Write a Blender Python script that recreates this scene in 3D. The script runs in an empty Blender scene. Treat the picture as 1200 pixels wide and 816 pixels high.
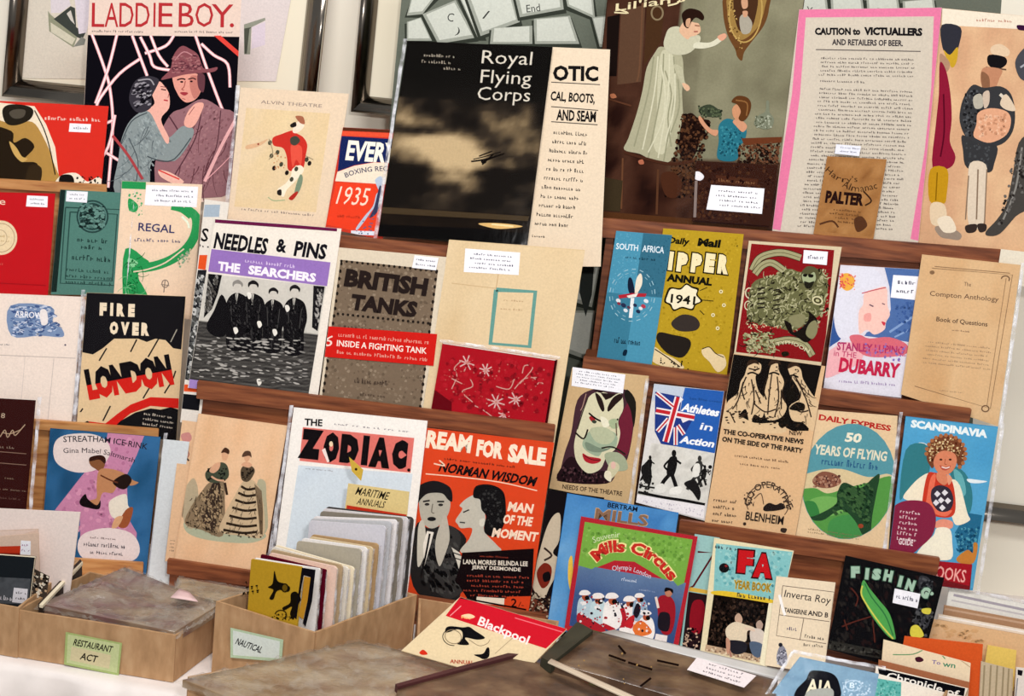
import bpy, bmesh, math, random
from mathutils import Vector, Matrix, noise
from mathutils.geometry import tessellate_polygon

# ------------------------------------------------------------ camera, light, exposure
FPX = 1649.0
ROLL, PITCH = math.radians(6.5), math.radians(14.0)
CAM = Vector((0.0, -2.4, 1.84))
cd = bpy.data.cameras.new('camera'); cam = bpy.data.objects.new('camera', cd)
bpy.context.scene.collection.objects.link(cam)
cd.sensor_fit = 'HORIZONTAL'; cd.sensor_width = 36.0; cd.lens = 36.0 * FPX / 1200.0
cd.clip_start = 0.05; cd.clip_end = 50
RM = Matrix.Rotation(math.pi/2 - PITCH, 3, 'X') @ Matrix.Rotation(ROLL, 3, 'Z')
cam.matrix_world = Matrix.Translation(CAM) @ RM.to_4x4()
sc = bpy.context.scene; sc.camera = cam
sc.view_settings.view_transform = 'Standard'; sc.view_settings.look = 'None'
sc.view_settings.gamma = 1.0; sc.view_settings.use_curve_mapping = False
sc.view_settings.exposure = -0.15
w = bpy.data.worlds.new('hall_light'); sc.world = w; w.use_nodes = True
w.node_tree.nodes['Background'].inputs[0].default_value = (0.97, 1.0, 1.02, 1)
w.node_tree.nodes['Background'].inputs[1].default_value = 0.42
def area(name, loc, target, size, power, col):
    d = bpy.data.lights.new(name, 'AREA'); d.shape = 'RECTANGLE'; d.size, d.size_y = size; d.energy = power; d.color = col
    o = bpy.data.objects.new(name, d); sc.collection.objects.link(o); o.location = loc
    o.rotation_euler = (Vector(target) - Vector(loc)).to_track_quat('-Z', 'Y').to_euler(); return o
area('camera_flash', (0.12, -2.40, 2.02), (0, 0.2, 1.15), (0.07, 0.04), 22, (1.0, 0.98, 0.97))
area('hall_ceiling_lamp', (-0.5, -1.75, 3.55), (0, 0.1, 1.0), (1.2, 0.35), 50, (1.0, 0.98, 0.96))
area('added_fill', (1.0, -2.5, 4.1), (0, 0.2, 1.15), (1.2, 0.6), 38, (1.0, 0.99, 0.98))  # unseen fill added to brighten the back wall and soften shadows

# ------------------------------------------------------------ helpers
C = sc.collection
def lin(h):
    v = [int(h[i:i+2], 16)/255 for i in (0, 2, 4)]
    return tuple(x/12.92 if x <= .04045 else ((x+.055)/1.055)**2.4 for x in v)
def ray(x, y):
    return (RM @ Vector(((x-600)/FPX, -(y-408)/FPX, -1))).normalized()
def hit(x, y, P, n):
    d = ray(x, y); t = (P - CAM).dot(n) / d.dot(n); return CAM + d*t
def onY(x, y, Y): return hit(x, y, Vector((0, Y, 0)), Vector((0, 1, 0)))
def onZ(x, y, Z): return hit(x, y, Vector((0, 0, Z)), Vector((0, 0, 1)))

MATS = {}
def ramp_mat(name, cols, scale=(1, 1, 1), rough=.6, detail=6, bump=.15, nscale=8, spec=.4, metal=0, coat=0):
    if name in MATS: return MATS[name]
    m = bpy.data.materials.new(name); m.use_nodes = True; nt = m.node_tree; b = nt.nodes['Principled BSDF']
    tc = nt.nodes.new('ShaderNodeTexCoord'); mp = nt.nodes.new('ShaderNodeMapping'); mp.inputs['Scale'].default_value = scale
    nz = nt.nodes.new('ShaderNodeTexNoise'); nz.inputs['Scale'].default_value = nscale; nz.inputs['Detail'].default_value = detail
    cr = nt.nodes.new('ShaderNodeValToRGB'); e = cr.color_ramp.elements
    for i, c in enumerate(cols):
        q = e[i] if i < 2 else e.new(.5)
        q.color = (*lin(c), 1)
    n = len(cols)
    for i in range(n): e[i].position = .3 + .4*i/(n-1)
    for i, c in enumerate(cols): e[i].color = (*lin(c), 1)
    bp = nt.nodes.new('ShaderNodeBump'); bp.inputs['Strength'].default_value = bump; bp.inputs['Distance'].default_value = .002
    L = nt.links.new
    L(tc.outputs['Object'], mp.inputs[0]); L(mp.outputs[0], nz.inputs['Vector']); L(nz.outputs['Fac'], cr.inputs[0])
    L(cr.outputs[0], b.inputs['Base Color']); L(nz.outputs['Fac'], bp.inputs['Height']); L(bp.outputs[0], b.inputs['Normal'])
    b.inputs['Roughness'].default_value = rough; b.inputs['Metallic'].default_value = metal
    b.inputs['Specular IOR Level'].default_value = spec; b.inputs['Coat Weight'].default_value = coat
    MATS[name] = m; return m
def print_mat(name, rough, mott):
    m = bpy.data.materials.new(name); m.use_nodes = True; nt = m.node_tree; b = nt.nodes['Principled BSDF']
    at = nt.nodes.new('ShaderNodeAttribute'); at.attribute_name = 'ink'
    tc = nt.nodes.new('ShaderNodeTexCoord'); nz = nt.nodes.new('ShaderNodeTexNoise')
    nz.inputs['Scale'].default_value = 260; nz.inputs['Detail'].default_value = 4
    mr = nt.nodes.new('ShaderNodeMapRange'); mr.inputs[1].default_value = .3; mr.inputs[2].default_value = .7
    mr.inputs[3].default_value = 1-mott; mr.inputs[4].default_value = 1+mott
    mx = nt.nodes.new('ShaderNodeVectorMath'); mx.operation = 'SCALE'
    L = nt.links.new
    L(tc.outputs['Object'], nz.inputs['Vector']); L(nz.outputs['Fac'], mr.inputs[0])
    L(at.outputs['Color'], mx.inputs[0]); L(mr.outputs[0], mx.inputs['Scale']); L(mx.outputs[0], b.inputs['Base Color'])
    b.inputs['Roughness'].default_value = rough; b.inputs['Specular IOR Level'].default_value = .04
    MATS[name] = m; return m
PRINT = print_mat('printed_paper', .7, .06)
PAGES = ramp_mat('page_edges', ['d8c8a8', 'efe4cc'], (1, 1, 60), .9, 3, .1, 6)
def plastic():
    m = bpy.data.materials.new('clear_plastic'); m.use_nodes = True; nt = m.node_tree
    for n in list(nt.nodes):
        if n.type != 'OUTPUT_MATERIAL': nt.nodes.remove(n)
    out = nt.nodes[0]; L = nt.links.new
    tr = nt.nodes.new('ShaderNodeBsdfTransparent'); gl = nt.nodes.new('ShaderNodeBsdfGlossy'); gl.inputs['Roughness'].default_value = .07
    fr = nt.nodes.new('ShaderNodeFresnel'); fr.inputs['IOR'].default_value = 1.18
    tc = nt.nodes.new('ShaderNodeTexCoord'); nz = nt.nodes.new('ShaderNodeTexNoise'); nz.inputs['Scale'].default_value = 30
    bp = nt.nodes.new('ShaderNodeBump'); bp.inputs['Strength'].default_value = .2; bp.inputs['Distance'].default_value = .002
    mx = nt.nodes.new('ShaderNodeMixShader'); mp = nt.nodes.new('ShaderNodeMapping'); mp.inputs['Scale'].default_value = (1.5, 1, .5)
    L(tc.outputs['Object'], mp.inputs[0]); L(mp.outputs[0], nz.inputs['Vector']); L(nz.outputs['Fac'], bp.inputs['Height'])
    L(bp.outputs[0], gl.inputs['Normal'])
    L(fr.outputs[0], mx.inputs[0]); L(tr.outputs[0], mx.inputs[1]); L(gl.outputs[0], mx.inputs[2]); L(mx.outputs[0], out.inputs[0])
    m['note'] = 0; MATS['clear_plastic'] = m; return m
PLASTIC = plastic()
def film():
    m = bpy.data.materials.new('plastic_seam_glint'); m.use_nodes = True; nt = m.node_tree; b = nt.nodes['Principled BSDF']
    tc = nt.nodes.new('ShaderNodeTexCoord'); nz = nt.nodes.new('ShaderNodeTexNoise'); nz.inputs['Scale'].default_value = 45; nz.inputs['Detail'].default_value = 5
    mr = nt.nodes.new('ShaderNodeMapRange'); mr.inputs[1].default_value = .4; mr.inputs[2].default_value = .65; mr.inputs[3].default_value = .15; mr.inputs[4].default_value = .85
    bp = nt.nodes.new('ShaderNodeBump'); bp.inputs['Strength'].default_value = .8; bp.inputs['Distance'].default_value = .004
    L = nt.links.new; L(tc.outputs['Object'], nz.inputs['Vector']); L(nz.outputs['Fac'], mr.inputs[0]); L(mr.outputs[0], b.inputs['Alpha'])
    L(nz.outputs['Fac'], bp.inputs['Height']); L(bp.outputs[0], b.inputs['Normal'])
    b.inputs['Base Color'].default_value = (.85, .84, .88, 1); b.inputs['Roughness'].default_value = .15  # whitish, patchy tone stands in for flash glints on wrinkled sleeve edges
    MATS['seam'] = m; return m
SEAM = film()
WOOD = ramp_mat('brown_wood', ['5a2c16', '84482a', '9c5c36'], (2, 9, 22), .5, 8, .3, 5)
OAK = ramp_mat('orange_wood', ['a86838', 'c88c52', 'd69c62'], (2, 9, 22), .5, 8, .3, 5)
CARD = ramp_mat('cardboard', ['a47e58', 'b48c64', 'c09a72'], (8, 8, 3), .85, 8, .3, 8)
CARDIN = ramp_mat('cardboard_inside', ['7c4a28', '8e5833'], (8, 8, 3), .85, 8, .3, 8)
WHITE = ramp_mat('white_wall_paint', ['fbf2de', 'fff8e8'], (1, 1, 1), .7, 3, .05, 3)
MAT = ramp_mat('cream_mount_board', ['f2e6cc', 'f6ecd6'], (1, 1, 1), .8, 3, .05, 3)
CHROME = ramp_mat('dark_chrome_frame', ['6c645c', '8a8278'], (1, 1, 1), .2, 2, .02, 3, .5, 1, 0)
CLOTH = ramp_mat('white_tablecloth', ['e6dcd6', 'f2e8e2'], (4, 4, 4), .9, 5, .2, 6)
FLOOR = ramp_mat('floor_boards', ['6a5442', '80664e'], (1, 8, 1), .6, 5, .1, 3)

def mesh_obj(name, verts, faces, mat, parent=None, col=None, smooth=False, origin=None):
    """verts are world points; stored relative to the parent's (or own) origin"""
    o0 = parent['_o'] if parent is not None else (origin or sum(verts, Vector())/len(verts))
    o0 = Vector(o0)
    me = bpy.data.meshes.new(name); me.from_pydata([tuple(v - o0) for v in verts], [], faces)
    me.materials.append(mat)
    if col is not None:
        a = me.color_attributes.new('ink', 'FLOAT_COLOR', 'POINT')
        if isinstance(col, str): col = [lin(col)]*len(verts)
        buf = []
        for c in col: buf += [max(0.0, x-.0045)**1.04 for x in c] + [1.0]
        a.data.foreach_set('color', buf)
    if smooth: me.polygons.foreach_set('use_smooth', [True]*len(me.polygons))
    o = bpy.data.objects.new(name, me); C.objects.link(o); o['_o'] = tuple(o0)
    if parent is not None: o.parent = parent
    else: o.location = o0
    return o
def root(name, loc, label, cat, group=None):
    o = bpy.data.objects.new(name, None); C.objects.link(o); o.location = loc; o['_o'] = tuple(loc)
    o.empty_display_size = .02
    o['label'] = label; o['category'] = cat
    if group: o['group'] = group
    return o
def slab_geo(P, off):
    """4 front points, offset vector backwards -> closed slab"""
    v = list(P) + [q + off for q in P]
    f = [(0, 3, 2, 1), (4, 5, 6, 7)] + [(i, (i+1) % 4, (i+1) % 4+4, i+4) for i in range(4)]
    return v, f
def slab(name, P, off, mat, parent=None, col=None):
    v, f = slab_geo(P, off); return mesh_obj(name, v, f, mat, parent, col)
def box_geo(o, u, v, w):
    P = [o, o+u, o+u+v, o+v]; return slab_geo(P, w)
def board(name, a, b, up, back, mat, parent):
    """board from a to b (front top edge), up: vector down the front, back: vector backwards; small bevel"""
    P = [a, b, b+up, a+up]; v, f = slab_geo(P, back)
    o = mesh_obj(name, v, f, mat, parent)
    bm = bmesh.new(); bm.from_mesh(o.data); bmesh.ops.recalc_face_normals(bm, faces=bm.faces)
    bmesh.ops.bevel(bm, geom=bm.edges[:], offset=.0012, segments=2, affect='EDGES'); bm.to_mesh(o.data); bm.free(); return o

# ------------------------------------------------------------ the stepped racks: yaw, row anchors (pixel of the ledge line, depth)
LEAN = math.radians(12)
RACKS = {
 'L': (12, {1: (60, 214, .30), 2: (60, 344, .21), 3: (60, 492, .12), 4: (60, 655, .03)}),
 'M': (0, {1: (440, 280, .22), 2: (440, 474, .11), 3: (440, 696, .0)}),
 'R': (-5, {1: (930, 272, .26), 2: (910, 448, .16), 3: (940, 632, .06), 4: (820, 765, -.04)}),
 'W': (0, {1: (600, 300, .40), 2: (600, 300, .46), 3: (600, 300, .45)}),
}
def row_plane(rack, row, d=0.0, lean=None):
    yaw, rows = RACKS[rack]; a = math.radians(yaw); px, py, Y = rows[row]
    m = Vector((math.sin(a), -math.cos(a), 0)); al = LEAN if lean is None else math.radians(lean)
    if rack == 'W': al = 0
    n = m*math.cos(al) + Vector((0, 0, math.sin(al)))
    return onY(px, py, Y) + n*d, n

# ------------------------------------------------------------ printed art, traced in a crop frame (x0, y0, scale)
FR = dict(A=(0,0,3.71), B=(270,0,3.71), C=(440,0,2.72), D=(680,0,2.915), E=(920,0,2.72), F=(0,200,3.71), G=(200,240,3.138),
 H=(370,260,3.264), I=(640,250,4.08), J=(860,260,3.4), K=(0,320,3.4), L=(0,460,3.4), M=(180,440,3.138), N=(330,460,3.139),
 O=(630,420,4.08), P=(820,400,3.138), Q=(960,460,3.4), R=(620,560,3.4), S=(880,620,3.75), U=(0,600,3.777), V=(270,580,3.077),
 AA=(0,0,6.277), BB=(270,90,4.533), CC=(380,130,5.1), DD=(700,0,3.022), EE=(1080,0,2.72), II=(660,280,5.1), JJ=(860,270,5.1),
 GG=(220,300,4.533), UA=(0,640,4.636), UB=(150,640,4.636), UC=(350,580,5.44), UD=(440,680,4.286), UE=(600,700,3.529),
 UF=(900,660,4.0), UG=(0,580,5.83), UH=(1080,560,4.083), X=(0,0,1))
TXT = {}
def glyphs(s, bold):
    k = (s, bold)
    if k in TXT: return TXT[k]
    cu = bpy.data.curves.new('lettering', 'FONT'); cu.body = s; cu.resolution_u = 2; cu.offset = bold*.42; cu.size = 1
    ob = bpy.data.objects.new('lettering', cu); C.objects.link(ob)
    me = bpy.data.meshes.new_from_object(ob.evaluated_get(bpy.context.evaluated_depsgraph_get()))
    bpy.data.objects.remove(ob); bpy.data.curves.remove(cu)
    vs = [(v.co.x, v.co.y) for v in me.vertices]; me.calc_loop_triangles()
    ts = [tuple(t.vertices) for t in me.loop_triangles]; bpy.data.meshes.remove(me)
    if not vs: TXT[k] = ([], []); return TXT[k]
    x0 = min(v[0] for v in vs); x1 = max(v[0] for v in vs)
    y0, y1 = min(v[1] for v in vs), max(v[1] for v in vs)
    vs = [((x-x0)/(x1-x0), 1-(y-y0)/(y1-y0)) for x, y in vs]
    TXT[k] = (vs, ts); return TXT[k]
def spline(pts, n=5, closed=True):
    out = []; N = len(pts); rng = range(N if closed else N-1)
    for i in rng:
        g = (lambda j: pts[j % N]) if closed else (lambda j: pts[max(0, min(N-1, j))])
        a, b, c, d = g(i-1), g(i), g(i+1), g(i+2)
        for k in range(n):
            t = k/n
            out.append(tuple(.5*(2*b[q]+(c[q]-a[q])*t+(2*a[q]-5*b[q]+4*c[q]-d[q])*t*t+(3*b[q]-a[q]-3*c[q]+d[q])*t**3) for q in (0, 1)))
    if not closed: out.append(pts[-1])
    return out
def pr(a): return [(a[i], a[i+1]) for i in range(0, len(a), 2)]
LAY = .000018
class Sheet:
    """a printed booklet / card: body + art, standing on a rack plane"""
    def __init__(s, name, label, cat, quad, base, plane=None, rack=None, row=None, d=0.0, fr='X', t=.003, ext=0, group=None, sleeve=0, lean=None, seam='', pages=None, parent=None):
        global CUR
        CUR = s; s.f = FR[fr]; s.rnd = random.Random(label)
        q = [s.px(x, y) for x, y in pr(quad)]
        if ext:
            for a, b in ((0, 3), (1, 2)):
                dx, dy = q[b][0]-q[a][0], q[b][1]-q[a][1]; L = math.hypot(dx, dy)
                q[b] = (q[b][0]+dx/L*ext, q[b][1]+dy/L*ext)
        s.q = q
        s.P, s.n = plane if plane else row_plane(rack, row, d, lean)
        if s.n.dot(CAM - s.P) < 0: s.n = -s.n
        W = [s.w(x, y) for x, y in q]; s.W = W
        if parent is None: s.r = root(name, (W[2]+W[3])/2 - s.n*t, label, cat, group)
        else: s.r = parent
        s.cover = slab('cover' if t > .0015 else 'card', W, -s.n*min(.0006, t), PRINT, s.r, base)
        if t > .0015:
            cc = sum(W, Vector())/4; ins = [p + (cc-p)*.008 - s.n*.0006 for p in W]
            slab('pages', ins, -s.n*(t-.0012), PAGES, s.r)
            slab('back_cover', [p - s.n*(t-.0006) for p in W], -s.n*.0006, PRINT, s.r, base)
        s.k = 1; s.art = {}; s.sl = sleeve; s.seam = seam
        SHEETS.append(s)
    def px(s, x, y): return (s.f[0]+x/s.f[2], s.f[1]+y/s.f[2])
    def w(s, x, y, lift=0.0): return hit(x, y, s.P + s.n*lift, s.n)
    def clip(s, poly):
        out = poly; Q = s.q; A = sum(Q[i][0]*Q[(i+1) % 4][1]-Q[(i+1) % 4][0]*Q[i][1] for i in range(4)); sg = 1 if A > 0 else -1
        for i in range(4):
            a, b = Q[i], Q[(i+1) % 4]; inp = out; out = []
            if not inp: return []
            D = lambda p: sg*((b[0]-a[0])*(p[1]-a[1])-(b[1]-a[1])*(p[0]-a[0])) - .2*math.hypot(b[0]-a[0], b[1]-a[1])
            for j in range(len(inp)):
                p0, p1 = inp[j-1], inp[j]; d0, d1 = D(p0), D(p1)
                if (d0 >= 0) != (d1 >= 0):
                    t = d0/(d0-d1); out.append(tuple(p0[k]+(p1[k]-p0[k])*t for k in range(len(p0))))
                if d1 >= 0: out.append(p1)
        return out
    def add(s, kind, polys, col):
        """polys: convex px polys in one new layer; vertices may carry their own colour (5-tuples)"""
        V, Fc, Cl = s.art.setdefault(kind, ([], [], [])); lift = s.k*LAY
        cl = lin(col) if isinstance(col, str) else col
        for po in polys:
            po = s.clip(po)
            if len(po) < 3: continue
            b = len(V); P = s.P + s.n*lift
            for p in po:
                V.append(hit(p[0], p[1], P, s.n)); Cl.append(p[2:5] if len(p) > 4 else cl)
            A = sum(po[i-1][0]*po[i][1]-po[i][0]*po[i-1][1] for i in range(len(po)))
            ids = list(range(b, b+len(po))); Fc.append(ids[::-1] if A > 0 else ids)
        s.k += 1
    def finish(s):
        for kind, (V, Fc, Cl) in s.art.items():
            if Fc: mesh_obj(kind, V, Fc, PRINT, s.cover, Cl)
        lift = (s.k+3)*LAY + .0006
        if s.sl:
            g = s.sl; Q = s.q; cx = sum(p[0] for p in Q)/4; cy = sum(p[1] for p in Q)/4
            E = [(p[0]+(g if p[0] > cx else -g), p[1]+(g if p[1] > cy else -g)*.8) for p in Q]
            nx, ny = 7, 9; V = []; F = []
            for j in range(ny):
                for i in range(nx):
                    u, v = i/(nx-1), j/(ny-1)
                    x = (E[0][0]*(1-u)+E[1][0]*u)*(1-v)+(E[3][0]*(1-u)+E[2][0]*u)*v
                    y = (E[0][1]*(1-u)+E[1][1]*u)*(1-v)+(E[3][1]*(1-u)+E[2][1]*u)*v
                    V.append(s.w(x, y, lift + .0009*noise.noise(Vector((u*3+s.rnd.random()*.2, v*4, s.k)))+.0005))
            for j in range(ny-1):
                for i in range(nx-1): a = j*nx+i; F.append((a, a+nx, a+nx+1, a+1))
            mesh_obj('plastic_sleeve', V, F, PLASTIC, s.r, smooth=True)
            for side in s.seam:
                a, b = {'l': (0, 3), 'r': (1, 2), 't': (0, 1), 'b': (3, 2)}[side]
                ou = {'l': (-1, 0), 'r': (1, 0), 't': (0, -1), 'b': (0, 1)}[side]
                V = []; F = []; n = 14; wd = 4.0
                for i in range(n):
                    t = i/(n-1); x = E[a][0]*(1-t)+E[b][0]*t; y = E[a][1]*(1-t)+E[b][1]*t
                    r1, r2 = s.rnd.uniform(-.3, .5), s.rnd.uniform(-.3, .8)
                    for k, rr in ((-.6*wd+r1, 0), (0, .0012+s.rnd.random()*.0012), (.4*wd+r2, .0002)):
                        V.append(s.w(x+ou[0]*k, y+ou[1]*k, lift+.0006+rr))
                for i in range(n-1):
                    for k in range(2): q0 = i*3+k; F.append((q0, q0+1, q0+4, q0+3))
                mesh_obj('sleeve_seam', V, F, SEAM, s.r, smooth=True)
SHEETS = []; CUR = None
def fr(k): CUR.f = FR[k]
def _tri(pts):
    ts = tessellate_polygon([[Vector((x, y, 0)) for x, y in pts]]); return [[pts[i] for i in t] for t in ts]
IL, LE = 'illustration', 'lettering'
def p(c, a, kind=IL):                      # polygon
    pts = [CUR.px(*q) for q in pr(a)]; CUR.add(kind, _tri(pts), c)
def b(c, a, kind=IL):                      # smooth blob
    pts = spline([CUR.px(*q) for q in pr(a)], 4); CUR.add(kind, _tri(pts), c)
def e(c, x, y, rx, ry, ang=0, kind=IL):    # ellipse
    A = math.radians(ang); n = 28
    pts = [CUR.px(x+rx*math.cos(t)*math.cos(A)-ry*math.sin(t)*math.sin(A), y+rx*math.cos(t)*math.sin(A)+ry*math.sin(t)*math.cos(A)) for t in [2*math.pi*i/n for i in range(n)]]
    CUR.add(kind, [pts], c)
def l(c, a, wd=3, smooth=True, kind=IL, taper=0):    # stroke
    pts = [CUR.px(*q) for q in pr(a)]; wd = wd/CUR.f[2]/2
    if smooth and len(pts) > 2: pts = spline(pts, 4, False)
    N = len(pts); L = []; 
    for i, q in enumerate(pts):
        a0, a1 = pts[max(0, i-1)], pts[min(N-1, i+1)]; dx, dy = a1[0]-a0[0], a1[1]-a0[1]; h = math.hypot(dx, dy) or 1
        ww = wd*(1-taper*i/(N-1)); L.append(((q[0]-dy/h*ww, q[1]+dx/h*ww), (q[0]+dy/h*ww, q[1]-dx/h*ww)))
    CUR.add(kind, [[L[i][0], L[i+1][0], L[i+1][1], L[i][1]] for i in range(N-1)], c)
def ring(c, x, y, rx, ry, wd=3, ang=0, a0=0, a1=360, dash=0):
    A = math.radians(ang); n = 36; pts = []
    for i in range(n+1):
        t = math.radians(a0+(a1-a0)*i/n); pts += [x+rx*math.cos(t)*math.cos(A)-ry*math.sin(t)*math.sin(A), y+rx*math.cos(t)*math.sin(A)+ry*math.sin(t)*math.cos(A)]
    if not dash: l(c, pts, wd, False)
    else:
        for i in range(0, n, 2): l(c, pts[2*i:2*i+4], wd, False); CUR.k -= 1
        CUR.k += 1
def T(c, s, x, y, wd, h, ang=7, bold=0.0, sh=0.0, out=None, ow=.04):     # text in a box: top-left corner, width, height, slope in degrees
    if out:
        m = h*.07; A = math.radians(ang); T(out, s, x-m*math.cos(A)+m*math.sin(A), y-m*math.sin(A)-m*math.cos(A), wd+2*m, h+2*m, ang, bold+ow, sh)
    vs, ts = glyphs(s, bold); A = math.radians(ang); D = math.radians(ang+sh)
    pts = [CUR.px(x+u*wd*math.cos(A)-v*h*math.sin(D), y+u*wd*math.sin(A)+v*h*math.cos(D)) for u, v in vs]
    CUR.add(LE, [[pts[i] for i in t] for t in ts], c)
def TA(c, s, path, h, bold=0.0, out=None, ow=.04, grow=0):            # text along a curve, path = top line
    if out: TA(out, s, path, h, bold+ow, grow=.09)
    vs, ts = glyphs(s, bold); P = spline(pr(path), 8, False); N = len(P)
    cum = [0]
    for i in range(1, N): cum.append(cum[-1]+math.dist(P[i], P[i-1]))
    pts = []
    for u, v in vs:
        if grow: v = v*(1+2*grow)-grow; g_ = grow*h/cum[-1]; u = u*(1+2*g_)-g_
        d = u*cum[-1]; i = 1
        while i < N-1 and cum[i] < d: i += 1
        t = (d-cum[i-1])/((cum[i]-cum[i-1]) or 1); a, b2 = P[i-1], P[i]
        dx, dy = b2[0]-a[0], b2[1]-a[1]; L = math.hypot(dx, dy) or 1
        pts.append(CUR.px(a[0]+dx*t-dy/L*v*h, a[1]+dy*t+dx/L*v*h))
    CUR.add(LE, [[pts[i] for i in t] for t in ts], c)
def S(c, x, y, wd, h, n=1, ang=7, fill=.5, cw=None, jag=0, sh=0):     # rows of small unreadable type
    A = math.radians(ang); D = math.radians(ang+sh); R = CUR.rnd; rh = h/n; cw = cw or rh*.5; polys = []
    for i in range(n):
        u = R.random()*jag*wd; end = wd-R.random()*jag*wd
        while u < end:
            for k in range(R.randint(2, 8)):
                if u > end: break
                hh = rh*fill*R.choice((.62, .66, .7, 1.0)); v0 = i*rh+rh*(1-fill)/2+(rh*fill-hh); g = cw*.26; w1 = cw*R.uniform(.5, .85)
                P2 = [[(u, v0), (u+g, v0), (u+g, v0+hh), (u, v0+hh)]]
                m_ = R.choice((0, .35, .8)); P2.append([(u+g, v0+hh*m_), (u+w1, v0+hh*m_), (u+w1, v0+hh*(m_+.22)), (u+g, v0+hh*(m_+.22))])
                if R.random() < .5: P2.append([(u+w1-g, v0+hh*.3), (u+w1, v0+hh*.3), (u+w1, v0+hh), (u+w1-g, v0+hh)])
                for P in P2: polys.append([CUR.px(x+a*math.cos(A)-v*math.sin(D), y+a*math.sin(A)+v*math.cos(D)) for a, v in P])
                u += cw
            u += cw*.8
    CUR.add(LE, polys, c)
def dots(cols, poly, n, s0, s1, asp=1.0, ang=0, kind=IL):      # scattered blotches inside a polygon (photographic / ornamental texture)
    n = int(n*2.4); s0 *= .55; s1 *= .6; P = pr(poly); R = CUR.rnd; xs = [q[0] for q in P]; ys = [q[1] for q in P]
    def ins(x, y):
        c = False
        for i in range(len(P)):
            (x1, y1), (x2, y2) = P[i-1], P[i]
            if (y1 > y) != (y2 > y) and x < (x2-x1)*(y-y1)/(y2-y1)+x1: c = not c
        return c
    for c in cols:
        polys = []; m = 0
        while len(polys) < n and m < n*20:
            m += 1; x, y = R.uniform(min(xs), max(xs)), R.uniform(min(ys), max(ys))
            if not ins(x, y): continue
            r = R.uniform(s0, s1); A = math.radians(ang+R.uniform(-12, 12)); k = 6
            polys.append([CUR.px(x+r*asp*math.cos(t)*math.cos(A)-r*math.sin(t)*math.sin(A), y+r*asp*math.cos(t)*math.sin(A)+r*math.sin(t)*math.cos(A)) for t in [2*math.pi*(i+R.uniform(-.25, .25))/k for i in range(k)]])
        CUR.add(kind, polys, c)
def grid(quad, fn, nx=16, ny=16, kind=IL):      # smoothly varying tones: fn(u, v) -> hex or linear tuple
    Q = pr(quad); G = []
    for j in range(ny+1):
        for i in range(nx+1):
            u, v = i/nx, j/ny
            x = (Q[0][0]*(1-u)+Q[1][0]*u)*(1-v)+(Q[3][0]*(1-u)+Q[2][0]*u)*v
            y = (Q[0][1]*(1-u)+Q[1][1]*u)*(1-v)+(Q[3][1]*(1-u)+Q[2][1]*u)*v
            c = fn(u, v); c = lin(c) if isinstance(c, str) else c
            G.append((*CUR.px(x, y), *c))
    m = nx+1
    CUR.add(kind, [[G[j*m+i], G[j*m+i+1], G[(j+1)*m+i+1], G[(j+1)*m+i]] for j in range(ny) for i in range(nx)], 'ffffff')
def arcs(cols, poly, n, r0, r1, wd=4, a0=None, curl=2.4):      # engraved scroll strokes inside a polygon
    P = pr(poly); R = CUR.rnd; xs = [q[0] for q in P]; ys = [q[1] for q in P]
    def ins(x, y):
        c = False
        for i in range(len(P)):
            (x1, y1), (x2, y2) = P[i-1], P[i]
            if (y1 > y) != (y2 > y) and x < (x2-x1)*(y-y1)/(y2-y1)+x1: c = not c
        return c
    for c in cols:
        k0 = CUR.k; m = 0; t = 0
        while m < n and t < n*20:
            t += 1; x, y = R.uniform(min(xs), max(xs)), R.uniform(min(ys), max(ys))
            if not ins(x, y): continue
            m += 1; r = R.uniform(r0, r1); a = R.uniform(0, 6.28) if a0 is None else math.radians(a0)+R.uniform(-.3, .3)
            sg = R.choice((-1, 1)); cv = curl*R.uniform(.3, 1)*sg; pts = []; 
            for i in range(6): pts += [x, y]; a += cv/5; x += r*.3*math.cos(a); y += r*.3*math.sin(a)
            l(c, pts, wd*R.uniform(.7, 1.2), False, taper=.6); CUR.k = k0
        CUR.k = k0+1
def mixc(stops, t):
    t = max(0, min(1, t))*(len(stops)-1); i = min(int(t), len(stops)-2); f = t-i
    a, b_ = lin(stops[i]), lin(stops[i+1]); return tuple(a[k]*(1-f)+b_[k]*f for k in range(3))
def nz(x, y, z=0, o=4): return .5+.5*noise.fractal(Vector((x, y, z)), 1.0, 2.0, o)
def quadpts(q): return q
def sticker(quad, n=3, col='3a3a52', base='f2f0f4', name='price_label', lab='small white price label with handwriting'):
    """a stuck-on label with its handwriting: a part of the booklet"""
    s = CUR; pts = [s.px(x, y) for x, y in pr(quad)]; s.k += 3; lift = s.k*LAY
    W = [s.w(x, y, lift) for x, y in pts]
    o = slab(name, W, -s.n*.0001, PRINT, s.r, base); o['label'] = lab
    x, y = pr(quad)[0]; x2, y2 = pr(quad)[1]; x4, y4 = pr(quad)[3]
    wd = math.hypot(x2-x, y2-y); h = math.hypot(x4-x, y4-y); A = math.degrees(math.atan2(y2-y, x2-x))
    save = s.art; s.art = {}; s.k += 1
    q0 = s.q; s.q = pts
    S(col, x+wd*.08, y+h*.12, wd*.84, h*.76, n, A, .4, cw=h*(.16 if n < 3 else .1), jag=.15)
    V, Fc, Cl = s.art.get(LE, ([], [], []))
    if Fc: mesh_obj('handwriting', V, Fc, PRINT, o, Cl)
    s.art = save; s.q = q0; s.k += 1
# ------------------------------------------------------------ the setting
TZ = .70
def structure(name, o): o.name = name; o['kind'] = 'structure'; return o
V = Vector
structure('wall_back', slab('wall_back', [V((-3, .665, 3)), V((3, .665, 3)), V((3, .665, 0)), V((-3, .665, 0))], V((0, .1, 0)), WHITE))
structure('floor', slab('floor', [V((-3, -3.5, 0)), V((3, -3.5, 0)), V((3, .665, 0)), V((-3, .665, 0))], V((0, 0, -.05)), FLOOR))

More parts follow.
